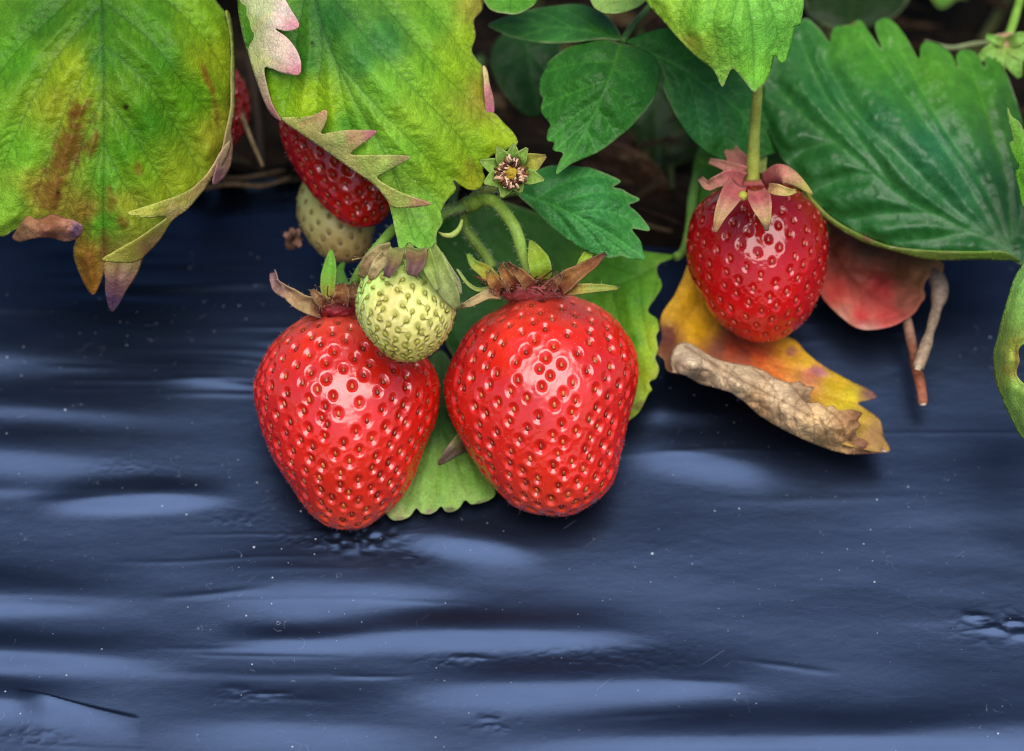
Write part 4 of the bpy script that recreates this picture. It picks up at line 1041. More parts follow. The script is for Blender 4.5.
# --- G: large dark leaf at the right, tip up-left
G = leaf('strawberry_leaf', (1000, 250, -24), 'large dark green puckered leaf with a pale midrib at upper right, scalloped along its top')
sheet('leaf_blade', M_PUCKER, [(742, 60), (775, 40), (795, 24), (806, 18), (815, 24), (823, 33), (830, 42), (831, 33), (835, 26), (842, 25), (850, 24), (855, 21), (861, 20), (868, 30), (875, 40), (882, 49), (877, 36), (875, 25), (880, 19), (888, 18), (897, 25), (905, 35), (912, 47), (919, 59), (920, 48), (924, 42), (932, 42), (939, 44), (947, 49), (953, 57), (959, 68), (956, 58), (959, 51), (965, 49), (972, 50), (979, 57), (985, 68), (985, 58), (991, 57), (999, 61), (1007, 74), (1013, 90), (1022, 119), (1030, 170), (1032, 220), (1026, 262), (1015, 262), (1005, 256), (975, 256), (930, 254), (893, 246), (867, 237), (837, 221), (815, 201), (792, 171), (778, 153), (762, 120), (750, 95)],
      [(742, 60, -34), (880, 20, -38), (1000, 60, -36), (1025, 180, -24), (1010, 255, -18), (930, 252, -20), (840, 220, -22), (880, 140, -20), (960, 150, -20), (800, 100, -28), (778, 153, -27)],
      [(880, 120, (38, 100, 56)), (930, 150, (40, 104, 66)), (960, 190, (36, 96, 56)), (830, 90, (42, 106, 52)), (880, 60, (66, 132, 36)), (850, 35, (76, 140, 40)), (935, 70, (80, 140, 36)), (980, 90, (62, 122, 30)), (1010, 110, (44, 92, 24)), (900, 35, (84, 146, 46)), (800, 50, (56, 120, 56)), (860, 195, (36, 96, 44)), (930, 230, (36, 94, 42)), (800, 150, (36, 92, 40)), (1010, 200, (30, 80, 36)), (900, 90, (54, 118, 46))],
      [[(1012, 254), (994, 242), (912, 203), (863, 164), (819, 130), (778, 89)], [(1003, 246), (953, 208), (905, 160), (856, 113), (825, 60)], [(1008, 243), (985, 190), (945, 130), (900, 50)], [(1012, 240), (1006, 180), (985, 110), (968, 58)], [(1000, 244), (965, 180), (920, 115), (865, 40)], [(930, 212), (890, 214), (850, 220)], [(875, 174), (845, 178), (815, 190)], [(970, 232), (940, 238), (900, 243)], [(835, 142), (810, 148), (790, 160)], [(890, 184), (860, 140), (825, 95), (800, 40)], [(1016, 236), (1022, 180), (1008, 100)]],
      G, 2.5, 73, bulge=1.8, reach=11, groove=0.1, wave=0.8, vein_w=2.0, spots=[(840, 238, 8, 4, 0, (110, 60, 50), 0.6), (848, 22, 10, 3, 0, (130, 50, 40), 0.6)])
sheet('curled_margin', M_PALE, [(792, 171), (815, 202), (837, 222), (867, 238), (893, 247), (930, 251), (975, 252), (1004, 252), (1022, 262), (1010, 261), (975, 260), (930, 260), (893, 251), (865, 243), (836, 227), (812, 205)],
      [(792, 171, -25), (840, 225, -19), (930, 250, -15), (1010, 256, -14), (930, 261, -18), (866, 243, -20), (1022, 262, -18)], [(830, 220, (120, 140, 56)), (880, 244, (104, 128, 48)), (930, 253, (112, 134, 54)), (990, 256, (104, 134, 48))], [], G, 2.0, 74, spots=[(868, 238, 9, 4, 15, (130, 80, 70), 0.7), (905, 247, 14, 2, 6, (180, 160, 140), 0.5)])

# --- H / I: leaves at the right edge
Hh = leaf('strawberry_leaf', (1005, 420, 10), 'pale leaf underside with an eaten hole, cut off by the right edge')
sheet('leaf_blade', M_PALE, [(1030, 256), (1020, 268), (1014, 278), (1009, 293), (1005, 306), (1001, 320), (997, 338), (993, 352), (993, 362), (995, 380), (1000, 394), (1005, 407), (1012, 421), (1022, 438), (1050, 462), (1085, 470), (1085, 398), (1040, 392), (1024, 384), (1016, 374), (1019, 362), (1018, 350), (1026, 343), (1050, 338), (1085, 340), (1090, 290), (1060, 256)],
      [(1030, 258, 6), (994, 357, 2), (1022, 438, 6), (1020, 350, 14), (1085, 300, 8), (1080, 440, 10)], [(1010, 310, (122, 162, 74)), (1000, 350, (124, 160, 78)), (1010, 400, (126, 164, 74)), (1018, 360, (170, 176, 70)), (1020, 420, (130, 166, 76)), (1060, 290, (110, 160, 70)), (1022, 280, (120, 164, 80))],
      [[(1085, 320), (1050, 330), (1015, 340), (994, 345)], [(1085, 290), (1050, 300), (1020, 300), (1006, 300)], [(1085, 262), (1045, 278), (1020, 280)], [(1015, 374), (1006, 382), (998, 388)], [(1024, 386), (1016, 402), (1010, 414)]], Hh, 2.0, 83, bulge=1.2, reach=8, groove=-0.3, edge_curl=-1.5,
      spots=[(1011, 350, 10, 12, 0, (176, 180, 70), 0.6), (1012, 372, 12, 7, 20, (150, 140, 60), 0.7), (1017, 362, 3, 16, 0, (120, 80, 40), 0.7)])
tube('petiole', M_STEM, [(1088, 310, 8), (1110, 280, -4), (1125, 220, -30), (1110, 150, -62), (1060, 110, -84)], [9, 9, 10, 11, 12], [(120, 150, 60), (110, 130, 60), (90, 80, 50)], Hh, 43)
Ii = leaf('strawberry_leaf', (1012, 160, -8), 'narrow sliver of toothed green leaf at the right edge, above the eaten one')
sheet('leaf_blade', M_LEAF, [(1007, 107), (1012, 116), (1018, 121), (1028, 132), (1050, 120), (1070, 160), (1050, 215), (1030, 214), (1022, 204), (1019, 190), (1015, 172), (1019, 168), (1013, 155), (1009, 143), (1013, 140), (1009, 124)],
      [(1007, 108, -8), (1020, 205, -6), (1060, 160, -2), (1030, 140, -6)], [(1014, 130, (110, 160, 70)), (1020, 180, (90, 150, 50)), (1040, 150, (90, 150, 50))], [[(1070, 165), (1040, 150), (1010, 112)]], Ii, 1.8, 84)

tube('petiole', M_STEM, [(1066, 165, -3), (1090, 150, -20), (1090, 120, -60), (1050, 100, -88)], [7, 8, 9, 10], [(120, 150, 60), (90, 90, 50)], Ii, 44)
tube('petiole', M_STEM, [(1018, 254, -20), (1040, 246, -26), (1045, 190, -52), (1000, 130, -84)], [11, 11, 11, 12], [(130, 150, 70), (110, 130, 60), (90, 80, 50)], G, 45)
# --- small leaves and leaf backs along the top
J = leaf('strawberry_leaf', (612, 5, -12), 'small pale green leaf tip at the top edge, above the three-part dark leaf')
sheet('leaf_blade', M_PALE, [(588, -12), (592, 4), (598, 10), (606, 13), (618, 13), (630, 10), (642, 4), (648, -8), (630, -30), (600, -30)], [(590, 0, -14), (612, 12, -10), (645, 0, -14), (615, -25, -18)], [(600, 6, (130, 160, 80)), (625, 6, (120, 156, 76)), (615, -20, (110, 150, 70))], [[(618, -28), (615, 10)]], J, 1.8, 91)
J2 = leaf('strawberry_leaf', (505, 10, -10), 'small green leaf tip touching the top edge between the yellow-green leaf and the dark leaf')
sheet('leaf_blade', M_LEAF, [(478, -20), (486, 4), (494, 11), (504, 13), (516, 14), (528, 9), (537, 0), (540, -25), (510, -50)], [(486, 0, -12), (512, 13, -9), (537, 0, -14), (510, -45, -20)], [(500, 5, (84, 140, 56)), (525, 4, (80, 136, 50)), (510, -30, (70, 120, 50))], [[(512, -45), (510, 10)]], J2, 1.8, 92)
K = leaf('strawberry_leaf', (545, 115, -48), 'very dark green leaf deep in the shade behind the three-part leaf')
sheet('leaf_blade', M_DARK, [(490, 60), (500, 36), (530, 28), (556, 36), (562, 60), (558, 90), (545, 112), (528, 116), (512, 104), (498, 84)], [(500, 40, -50), (540, 110, -46), (555, 50, -52), (520, 70, -46)], [(520, 50, (30, 66, 36)), (540, 90, (26, 60, 30))], [[(525, 30), (530, 70), (538, 112)], [(527, 50), (545, 70), (556, 80)], [(527, 50), (512, 60), (500, 66)]], K, 2.4, 93)
K2 = leaf('strawberry_leaf', (840, 20, -70), 'blurred dark leaf in deep shade at the top edge behind the large puckered leaf')
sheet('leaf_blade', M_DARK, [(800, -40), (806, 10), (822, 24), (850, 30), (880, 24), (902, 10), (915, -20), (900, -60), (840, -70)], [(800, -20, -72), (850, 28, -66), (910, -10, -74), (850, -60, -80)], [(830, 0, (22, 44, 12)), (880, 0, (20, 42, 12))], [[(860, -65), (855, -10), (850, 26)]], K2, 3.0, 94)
K3 = leaf('strawberry_leaf', (705, 190, -46), 'shaded mid green leaf behind the hanging berry, mostly hidden by it')
sheet('leaf_blade', M_DARK, [(698, 150), (718, 140), (760, 150), (800, 165), (815, 205), (830, 232), (800, 240), (750, 240), (705, 235), (690, 215), (692, 180)], [(700, 160, -48), (800, 230, -38), (760, 190, -44), (695, 210, -44)], [(700, 190, (60, 112, 44)), (800, 190, (80, 120, 40)), (820, 230, (110, 120, 40))], [[(700, 160), (760, 195), (825, 232)]], K3, 2.6, 95)

K5 = leaf('strawberry_leaf', (650, 120, -84), 'almost black green leaf in the dark gap between the two lower dark leaflets')
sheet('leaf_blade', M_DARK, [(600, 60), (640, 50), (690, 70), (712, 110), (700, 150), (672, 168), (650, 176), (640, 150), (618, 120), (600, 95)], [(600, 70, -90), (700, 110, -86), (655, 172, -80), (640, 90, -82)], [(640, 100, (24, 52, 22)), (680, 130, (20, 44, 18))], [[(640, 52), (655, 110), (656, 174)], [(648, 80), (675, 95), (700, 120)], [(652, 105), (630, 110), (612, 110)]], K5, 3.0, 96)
# leaves added above the view to shade the soil and darken the film
LEAFDEF = [(15, (-120, -130, -150), 1.35), (-12, (40, -190, -165), 1.4), (8, (220, -170, -170), 1.4), (-20, (380, -150, -160), 1.35), (14, (560, -220, -165), 1.45), (-8, (720, -170, -170), 1.4), (22, (880, -200, -160), 1.4), (-14, (1080, -150, -150), 1.4), (5, (1220, -60, -110), 1.2), (-5, (-220, -40, -110), 1.2), (-10, (-40, -230, -60), 1.2), (25, (180, -200, -90), 1.1), (-15, (420, -240, -80), 1.25), (10, (640, -230, -95), 1.1), (30, (860, -190, -90), 1.2), (-25, (1050, -160, -70), 1.1), (5, (540, -130, -120), 1.0), (0, (280, -120, -125), 1.0), (20, (780, -110, -125), 1.0), (-20, (80, -110, -120), 1.0), (10, (960, -100, -120), 1.0)]
OUT = np.array([(0, 110), (-16, 96), (-22, 98), (-38, 78), (-46, 78), (-58, 52), (-66, 48), (-70, 22), (-74, 12), (-68, -20), (-58, -48), (-38, -76), (-14, -96), (0, -104), (14, -96), (38, -76), (58, -48), (68, -20), (74, 12), (70, 22), (66, 48), (58, 52), (46, 78), (38, 78), (22, 98), (16, 96)], float)
for k, (an, (cx0, cy0, d0), sc) in enumerate(LEAFDEF):
    ca, sa = math.cos(math.radians(an)), math.sin(math.radians(an))
    tr = lambda p: (cx0 + sc * (p[0] * ca - p[1] * sa), cy0 + sc * (p[0] * sa + p[1] * ca))
    L = leaf('strawberry_leaf', (cx0, cy0, d0), 'mid green leaf added above the view to shade the soil and film', 'added shade leaves above the view')
    vs = [[tr((0, -104)), tr((3, 0)), tr((0, 106))]] + [[tr((0, y)), tr((s * 30, y + 30)), tr((s * 58, y + 66 - abs(y) * 0.1))] for y in (-80, -50, -20, 10, 40) for s in (-1, 1)]
    sheet('leaf_blade', M_LEAF, [tr(p) for p in OUT], [(*tr((0, -104)), d0 - 14), (*tr((0, 0)), d0 + 6), (*tr((0, 108)), d0 + 10), (*tr((-70, 0)), d0 - 5), (*tr((70, 0)), d0 - 7)],
          [(*tr((0, 0)), (70, 126, 44)), (*tr((50, 30)), (84, 140, 44)), (*tr((-50, 30)), (64, 118, 40)), (*tr((0, 90)), (90, 146, 50))], vs, L, 5.0, 100 + k, bulge=1.2, reach=14)
    b0 = tr((0, -104)); dd = d0 - 14
    tube('petiole', M_STEM, [(b0[0], b0[1], dd), (b0[0] * 0.9 + 50, b0[1] - 10, dd - 18), (b0[0] * 0.75 + 128, b0[1] * 0.5 + 20, dd - 30), (b0[0] * 0.6 + 205, 110, -100)], [10, 10, 11, 12], [(120, 150, 60), (100, 120, 50), (90, 80, 50)], L, 200 + k)
# ------------------------------------------------------------------ calyxes
def calyx(root, at):
    c = bpy.data.objects.new('calyx', None); c.empty_display_size = 0.005; COL.objects.link(c)
    c.parent = root; c.location = Vector(list(P(*at) - np.array(root.location)))
    return c


def collar(parent, at, rx, ry, rz, cols, seed, mat=None, frill=0.25):
    """fleshy hairy ring the sepals grow from"""
    nu, nv = 48, 22; V = []
    c0 = P(*at)
    a = np.linspace(0, 2 * np.pi, nu, endpoint=False); ph = np.linspace(0.12, math.pi - 0.12, nv)
    A, H2 = np.meshgrid(a, ph)
    X = np.cos(A) * np.sin(H2) * rx; Zd = np.sin(A) * np.sin(H2) * rz; Y = -np.cos(H2) * ry
    V = c0 + RGT * (X * PX)[..., None] + UPV * (-Y * PX)[..., None] - FWD * (Zd * PX)[..., None]
    V = V + (V - c0) * (frill * fbm((V - c0) * 1100 + seed, seed, 3))[..., None]
    V = V.reshape(-1, 3); i, j = np.meshgrid(np.arange(nv - 1), np.arange(nu), indexing='ij'); j2 = (j + 1) % nu
    Q = np.stack([(i * nu + j).ravel(), (i * nu + j2).ravel(), ((i + 1) * nu + j2).ravel(), ((i + 1) * nu + j).ravel()], 1)
    k = np.arange(nu)
    V = np.vstack([V, V[:nu].mean(0)[None], V[-nu:].mean(0)[None]]); n0 = nu * nv
    T = np.vstack([np.stack([(k + 1) % nu, k, k * 0 + n0], 1), np.stack([(nv - 1) * nu + k, (nv - 1) * nu + (k + 1) % nu, k * 0 + n0 + 1], 1)])
    s = np.r_[np.repeat(np.linspace(0, 1, nv), nu), 0, 1]; s = np.clip(s + 0.25 * noise3(V * 900, seed), 0, 1)
    cs = np.array([lin(c) for c in cols]); kk = np.linspace(0, 1, len(cs))
    col = np.stack([np.interp(s, kk, cs[:, q]) for q in range(3)], 1); z = np.zeros(len(V))
    return add('calyx_base', V, [Q, T], mat or M_SEPAL, parent, dict(col=col, vein=z, rim=z))


def stamens(parent, at, rx, ry, rz, n, length, cols, seed, up=0.6, w=0.00016):
    """dried stamens, a tuft nobody would count"""
    r = np.random.default_rng(seed); VV = []; F1 = []; F2 = []; CC = []; n0 = 0
    c0 = P(*at)
    for k in range(n):
        a = r.uniform(0, 2 * math.pi); q = math.sqrt(r.uniform(0.2, 1))
        b = c0 + RGT * math.cos(a) * rx * q * PX - FWD * math.sin(a) * rz * q * PX + UPV * r.uniform(-1, 1) * ry * PX
        d = RGT * math.cos(a) - FWD * math.sin(a) + UPV * r.uniform(-0.2, 1.2) * up; d = d / np.linalg.norm(d)
        L = length * r.uniform(0.5, 1.2); sd = r.normal(0, 0.4, 3)
        pts = np.array([b, b + d * L * 0.5, b + (d + sd * 0.6) * L, b + (d + sd * 0.6) * L * 1.12])
        c = catmull(pts, 3); S, G = tube_geo(c, np.linspace(w, w * 0.6, len(c)) * np.where(np.arange(len(c)) > len(c) - 4, 2.1, 1.0), 5)
        VV.append(S); F1.append(G[0] + n0); F2.append(G[1] + n0); n0 += len(S)
        CC.append(np.tile(lin(cols[r.integers(len(cols))]) * r.uniform(0.7, 1.2), (len(S), 1)))
    o = add('stamen', np.vstack(VV), [np.vstack(F1), np.vstack(F2)], M_STAMEN, parent, dict(col=np.vstack(CC))); o['kind'] = 'stuff'
    return o


# left berry
c1 = calyx(b1, (338, 300, -12))
collar(c1, (334, 309, -9), 27, 9, 27, [(150, 84, 60), (178, 62, 72), (196, 66, 70)], 31, frill=0.35)
ribbon('sepal', M_SEPAL, [(322, 308, -4), (304, 303, 0), (290, 294, 1), (278, 286, -1), (273, 272, -3)], [20, 17, 14, 12, 7], [(150, 90, 70), (186, 158, 112), (178, 140, 100), (150, 112, 106), (150, 110, 110)], c1, 0.5, 1, twist=0.5, rough=0.9)
ribbon('sepal', M_SEPAL, [(330, 300, -6), (328, 284, -7), (330, 266, -8), (331, 250, -9)], [13, 15, 15, 11, 3], [(150, 100, 40), (120, 160, 40), (104, 162, 44), (110, 160, 50)], c1, 0.3, 2)
ribbon('sepal', M_SEPAL, [(340, 304, -2), (342, 294, 0), (340, 285, -2)], [16, 16, 8], [(140, 80, 66), (150, 104, 60), (120, 70, 40)], c1, 0.4, 3, rough=0.8)
ribbon('sepal', M_SEPAL, [(352, 306, -2), (355, 296, 0), (350, 284, -3)], [16, 14, 6], [(150, 74, 70), (134, 94, 60), (100, 60, 40)], c1, 0.4, 4, rough=0.8)
ribbon('sepal', M_SEPAL, [(326, 306, -3), (318, 298, 0), (312, 290, -1)], [12, 10, 4], [(156, 90, 76), (150, 116, 76), (110, 70, 50)], c1, 0.4, 5, rough=0.8)
ribbon('sepal', M_SEPAL, [(350, 300, -14), (345, 290, -18), (340, 272, -20), (344, 262, -22)], [12, 13, 9, 3], [(110, 110, 50), (90, 140, 50), (90, 140, 50)], c1, 0.3, 6)
stamens(c1, (336, 301, -8), 26, 4, 24, 70, 0.0022, [(60, 36, 22), (90, 56, 34), (120, 70, 50)], 41)
tube('stem', M_STEM, [(351, 292, -10), (358, 275, -7), (370, 256, -5), (384, 240, -6), (398, 226, -9), (430, 212, -14), (466, 205, -14)], [10, 10.5, 10, 10, 9, 8, 9], [(116, 150, 60), (134, 176, 74), (120, 160, 60), (100, 130, 50)], b1, 3)

# largest berry
c2 = calyx(b2, (532, 288, -12))
collar(c2, (530, 290, -10), 36, 11, 31, [(150, 90, 64), (200, 92, 96), (220, 110, 110)], 32, frill=0.3)
r = np.random.default_rng(77); aa = r.uniform(math.pi, 2 * math.pi, 420); bb = r.uniform(-1, 1, 420)
hn = RGT * np.cos(aa)[:, None] + FWD * np.sin(aa)[:, None] + UPV * (bb * 0.4)[:, None]
hb = P(530, 290, -10) + (RGT * np.cos(aa)[:, None] * 35 + FWD * np.sin(aa)[:, None] * 31 + UPV * (bb * 9)[:, None]) * PX
hairs('calyx_hair', M_HAIR, hb, hn, 0.0011, 0.00004, c2, UPV * 0.5, 78)
ribbon('sepal', M_SEPAL, [(541, 280, -4), (540, 266, -2), (536, 254, -4), (530, 240, -6)], [17, 22, 20, 12, 2], [(150, 150, 50), (136, 166, 48), (150, 170, 50), (120, 140, 44)], c2, 0.35, 11)
ribbon('sepal', M_SEPAL, [(558, 288, 0), (572, 276, 2), (588, 266, 1), (605, 254, -2)], [17, 18, 13, 9, 3], [(150, 80, 60), (150, 104, 56), (140, 84, 48), (90, 56, 40)], c2, 0.6, 12, rough=0.9)
ribbon('sepal', M_SEPAL, [(579, 266, -6), (588, 254, -6), (594, 242, -7), (594, 226, -9)], [5, 9, 8, 6, 1], [(150, 170, 40), (150, 186, 50), (146, 180, 60)], c2, 0.4, 13)
ribbon('sepal', M_SEPAL, [(566, 290, 0), (582, 289, 2), (600, 288, 2), (618, 288, 0)], [10, 10, 8, 6, 2], [(150, 90, 60), (170, 160, 70), (150, 160, 70), (160, 160, 60)], c2, 0.5, 14, twist=0.4)
ribbon('sepal', M_SEPAL, [(500, 294, 1), (488, 294, 3), (474, 301, 3), (460, 307, 1)], [10, 9, 8, 7, 3], [(150, 100, 70), (190, 160, 110), (206, 180, 130), (196, 176, 120)], c2, 0.5, 15, rough=0.7)
ribbon('sepal', M_SEPAL, [(494, 286, -2), (480, 290, -1), (468, 284, -2), (457, 269, -4)], [3, 3.4, 3, 2.4, 1], [(140, 140, 70), (160, 180, 90), (170, 190, 110)], c2, 0.4, 16)
ribbon('sepal', M_SEPAL, [(496, 284, -5), (486, 272, -7), (474, 264, -8), (468, 254, -9)], [14, 14, 9, 3], [(160, 120, 50), (160, 160, 50), (110, 150, 50)], c2, 0.4, 17)
ribbon('sepal', M_SEPAL, [(514, 286, 1), (506, 276, 3), (500, 264, 0)], [15, 11, 3], [(140, 80, 60), (146, 96, 50), (100, 60, 36)], c2, 0.5, 18, rough=0.9)
ribbon('sepal', M_SEPAL, [(530, 286, 2), (522, 276, 4), (512, 268, 2), (506, 262, 0)], [15, 11, 7, 2], [(150, 84, 66), (156, 104, 56), (110, 66, 40), (90, 54, 34)], c2, 0.5, 19, rough=0.9)
ribbon('sepal', M_SEPAL, [(500, 290, 2), (493, 281, 4), (488, 270, 1)], [13, 11, 4], [(140, 76, 56), (160, 110, 50), (150, 130, 50)], c2, 0.5, 20, rough=0.9)
ribbon('sepal', M_SEPAL, [(550, 288, 3), (556, 281, 5), (561, 275, 3)], [13, 9, 3], [(160, 80, 76), (140, 90, 56), (100, 60, 40)], c2, 0.5, 21, rough=0.9)
stamens(c2, (524, 286, -8), 38, 7, 33, 170, 0.0022, [(60, 36, 22), (90, 56, 34), (120, 70, 50), (50, 30, 20)], 42)

# hanging berry
c3 = calyx(b3, (756, 185, -22))
collar(c3, (755, 186, -21), 24, 7, 24, [(150, 120, 70), (186, 96, 90), (176, 70, 80)], 33, frill=0.15)
ribbon('sepal', M_SEPAL, [(738, 184, -8), (728, 200, 0), (720, 216, 2), (715, 232, 2)], [18, 22, 17, 10, 3], [(196, 110, 104), (190, 92, 96), (196, 142, 110), (190, 150, 100), (170, 120, 80)], c3, 0.35, 22)
ribbon('sepal', M_SEPAL, [(756, 190, -6), (761, 205, 1), (765, 218, 3), (767, 231, 3)], [16, 23, 19, 10, 2], [(200, 112, 100), (194, 94, 96), (200, 140, 116), (180, 150, 90), (110, 80, 60)], c3, 0.35, 23)
ribbon('sepal', M_SEPAL, [(762, 182, -12), (780, 174, -4), (796, 180, -4), (813, 195, -6)], [15, 22, 18, 10, 3], [(190, 100, 96), (186, 96, 96), (196, 140, 110), (196, 180, 100), (190, 180, 90)], c3, -0.4, 24)
ribbon('sepal', M_SEPAL, [(768, 188, -5), (778, 190, -1), (788, 192, -1), (796, 191, -3)], [9, 11, 8, 3], [(196, 130, 100), (210, 180, 110), (190, 170, 90)], c3, 0.4, 25)
ribbon('sepal', M_SEPAL, [(748, 176, -22), (738, 162, -24), (730, 148, -26), (726, 131, -28)], [26, 24, 16, 11, 6], [(190, 100, 100), (186, 110, 104), (176, 130, 100), (120, 70, 70)], c3, 0.4, 26)
ribbon('sepal', M_SEPAL, [(744, 174, -16), (730, 168, -16), (720, 164, -16), (709, 161, -17)], [16, 12, 8, 5], [(190, 104, 100), (186, 120, 104), (150, 110, 90)], c3, 0.5, 27)
ribbon('sepal', M_SEPAL, [(744, 182, -12), (730, 178, -9), (716, 182, -9), (708, 186, -10), (700, 178, -11)], [18, 18, 12, 9, 5], [(194, 104, 100), (186, 96, 96), (176, 120, 100), (130, 90, 80)], c3, 0.4, 28)
ribbon('sepal', M_SEPAL, [(759, 172, -26), (761, 156, -30), (763, 142, -31)], [14, 11, 6], [(150, 150, 80), (140, 160, 80), (120, 100, 80)], c3, 0.4, 29)
collar(c3, (743, 196, -3), 5, 5, 5, [(180, 180, 70), (206, 196, 80)], 34, frill=0.1)
tube('stem', M_STEM, [(752, 187, -20), (753, 160, -18), (755, 125, -14), (758, 85, -8), (764, 30, -14), (772, -60, -40)], [15, 11.5, 10.5, 10, 10, 10], [(180, 180, 80), (160, 174, 80), (170, 170, 84), (150, 170, 80), (130, 160, 70)], b3, 7)

# unripe berry in front
c5 = calyx(b5, (406, 256, 8))
collar(c5, (406, 257, 8), 36, 9, 34, [(140, 150, 80), (190, 176, 120)], 35, frill=0.25)
ribbon('sepal', M_SEPAL, [(397, 250, 16), (394, 262, 19), (390, 269, 21), (386, 277, 21)], [14, 14, 12, 9, 5], [(150, 150, 84), (140, 120, 76), (116, 84, 76), (96, 64, 64)], c5, 0.4, 51, rough=0.7)
ribbon('sepal', M_SEPAL, [(417, 250, 16), (416, 262, 20), (414, 269, 21), (412, 276, 21)], [18, 20, 19, 14, 9], [(150, 130, 84), (140, 104, 76), (110, 76, 74), (104, 74, 70)], c5, 0.4, 52, rough=0.7)
ribbon('sepal', M_SEPAL, [(428, 250, 14), (436, 266, 18), (446, 286, 18), (458, 309, 15)], [18, 22, 20, 16, 5], [(150, 170, 84), (160, 176, 96), (170, 180, 110), (150, 150, 90)], c5, 0.5, 53)
ribbon('sepal', M_SEPAL, [(424, 252, 16), (430, 268, 20), (438, 290, 20)], [14, 12, 4], [(150, 172, 80), (146, 166, 80), (150, 160, 90)], c5, 0.5, 54)
ribbon('sepal', M_SEPAL, [(440, 254, 8), (450, 270, 9), (458, 282, 8), (461, 294, 7)], [5, 5, 4, 2], [(160, 170, 110), (170, 170, 120), (180, 176, 130)], c5, 0.5, 55)
ribbon('sepal', M_SEPAL, [(392, 250, 14), (378, 256, 15), (368, 264, 15), (361, 276, 13)], [15, 18, 15, 11, 5], [(156, 136, 90), (180, 160, 110), (150, 120, 84), (170, 140, 100)], c5, 0.5, 56, rough=0.9)
ribbon('sepal', M_SEPAL, [(386, 256, 16), (376, 268, 17), (370, 280, 16)], [12, 11, 4], [(170, 150, 100), (190, 170, 120), (150, 116, 80)], c5, 0.5, 57, rough=0.9)
tube('stem', M_STEM, [(408, 252, 8), (412, 244, 3), (424, 230, -4), (445, 214, -10), (468, 206, -13)], [8, 8, 8, 8, 8], [(140, 160, 80), (120, 150, 70), (100, 130, 60)], b5, 8)
stamens(c5, (392, 259, 12), 26, 4, 14, 40, 0.0020, [(160, 130, 90), (190, 160, 120), (110, 80, 60)], 43, up=-0.6)

# ------------------------------------------------------------------ fruit stalk with its node, spent flower
fs = thing('fruit_stalk', P(473, 203, -14), 'pale green forked fruit stalk curving down to the top of the largest berry', 'stalk')
tube('stem', M_STEM, [(468, 205, -14), (482, 199, -12), (496, 203, -9), (508, 217, -7), (517, 233, -6), (523, 255, -7), (533, 276, -9)], [14, 14, 13, 12, 12, 12, 15], [(110, 140, 50), (140, 170, 60), (150, 180, 74), (150, 186, 80), (160, 190, 90)], fs, 9)
tube('stem', M_STEM, [(462, 212, -16), (466, 228, -17), (476, 243, -17), (486, 256, -18), (492, 268, -18)], [11, 11, 11, 11, 10], [(90, 120, 40), (110, 140, 50), (120, 150, 60)], fs, 10)
tube('node', M_STEM, [(456, 212, -15), (464, 206, -14), (474, 203, -13), (482, 200, -12)], [9, 17, 19, 13], [(90, 110, 40), (110, 134, 50), (130, 160, 60)], fs, 12, lumps=0.15)
tube('stem', M_STEM, [(470, 200, -14), (480, 192, -12), (494, 188, -9), (506, 180, -4)], [9, 9, 9, 9], [(120, 140, 60), (140, 150, 70), (150, 170, 80)], fs, 13)
tube('stem', M_STEM, [(458, 212, -16), (452, 200, -22), (458, 170, -34), (470, 120, -55), (480, 60, -80)], [11, 12, 12, 12, 12], [(90, 110, 40), (80, 110, 40), (70, 100, 40)], fs, 14)

fl = thing('spent_flower', P(511, 172, -2), 'withered strawberry flower with green sepals round a brown and yellow centre', 'flower')
cf = (511, 173)
for k, (tx, ty, w) in enumerate([(497, 147, 17), (514, 144, 16), (527, 148, 15), (546, 156, 22), (544, 180, 17), (521, 192, 20), (502, 197, 17), (484, 183, 20), (480, 161, 17)]):
    m = ((cf[0] * 0.45 + tx * 0.55), (cf[1] * 0.45 + ty * 0.55))
    ribbon('sepal', M_SEPAL, [(cf[0], cf[1], -4), (m[0], m[1], 1.5), (tx, ty, 3)], [10, w, w * 0.85, 2], [(150, 160, 70), (150, 180, 76), (146, 184, 80), (130, 150, 70)] if k != 3 else [(150, 160, 70), (170, 180, 70), (180, 176, 70), (120, 90, 50)], fl, 0.35, 60 + k)
collar(fl, (511, 173, 0), 17, 17, 8, [(150, 140, 70), (140, 120, 60)], 36)
collar(fl, (511, 173, 4), 7, 7, 6, [(190, 160, 50), (180, 150, 40)], 37, frill=0.3).name = 'flower_centre'
r = np.random.default_rng(5); VV = []; F1 = []; F2 = []; CC = []; n0 = 0
for k in range(110):
    a = r.uniform(0, 2 * math.pi); q0 = r.uniform(5, 11); q1 = q0 + r.uniform(2, 9)
    a2 = a + r.normal(0, 0.5)
    pts = np.array([(cf[0] + math.cos(a) * q0, cf[1] + math.sin(a) * q0, 3 + r.uniform(0, 1)), (cf[0] + math.cos(a2) * (q0 + q1) / 2, cf[1] + math.sin(a2) * (q0 + q1) / 2, 4.5 + r.uniform(0, 1)), (cf[0] + math.cos(a2) * q1, cf[1] + math.sin(a2) * q1, 3.5 + r.uniform(0, 1.4))])
    c = catmull(P(pts[:, 0], pts[:, 1], pts[:, 2]), 3); S, Gf = tube_geo(c, np.linspace(0.00018, 0.0003, len(c)), 6)
    VV.append(S); F1.append(Gf[0] + n0); F2.append(Gf[1] + n0); n0 += len(S)
    CC.append(np.tile(lin([(90, 56, 36), (190, 150, 120), (120, 76, 50), (206, 170, 140), (70, 40, 28)][k % 5]), (len(S), 1)))
o = add('stamen', np.vstack(VV), [np.vstack(F1), np.vstack(F2)], M_STAMEN, fl, dict(col=np.vstack(CC))); o['kind'] = 'stuff'

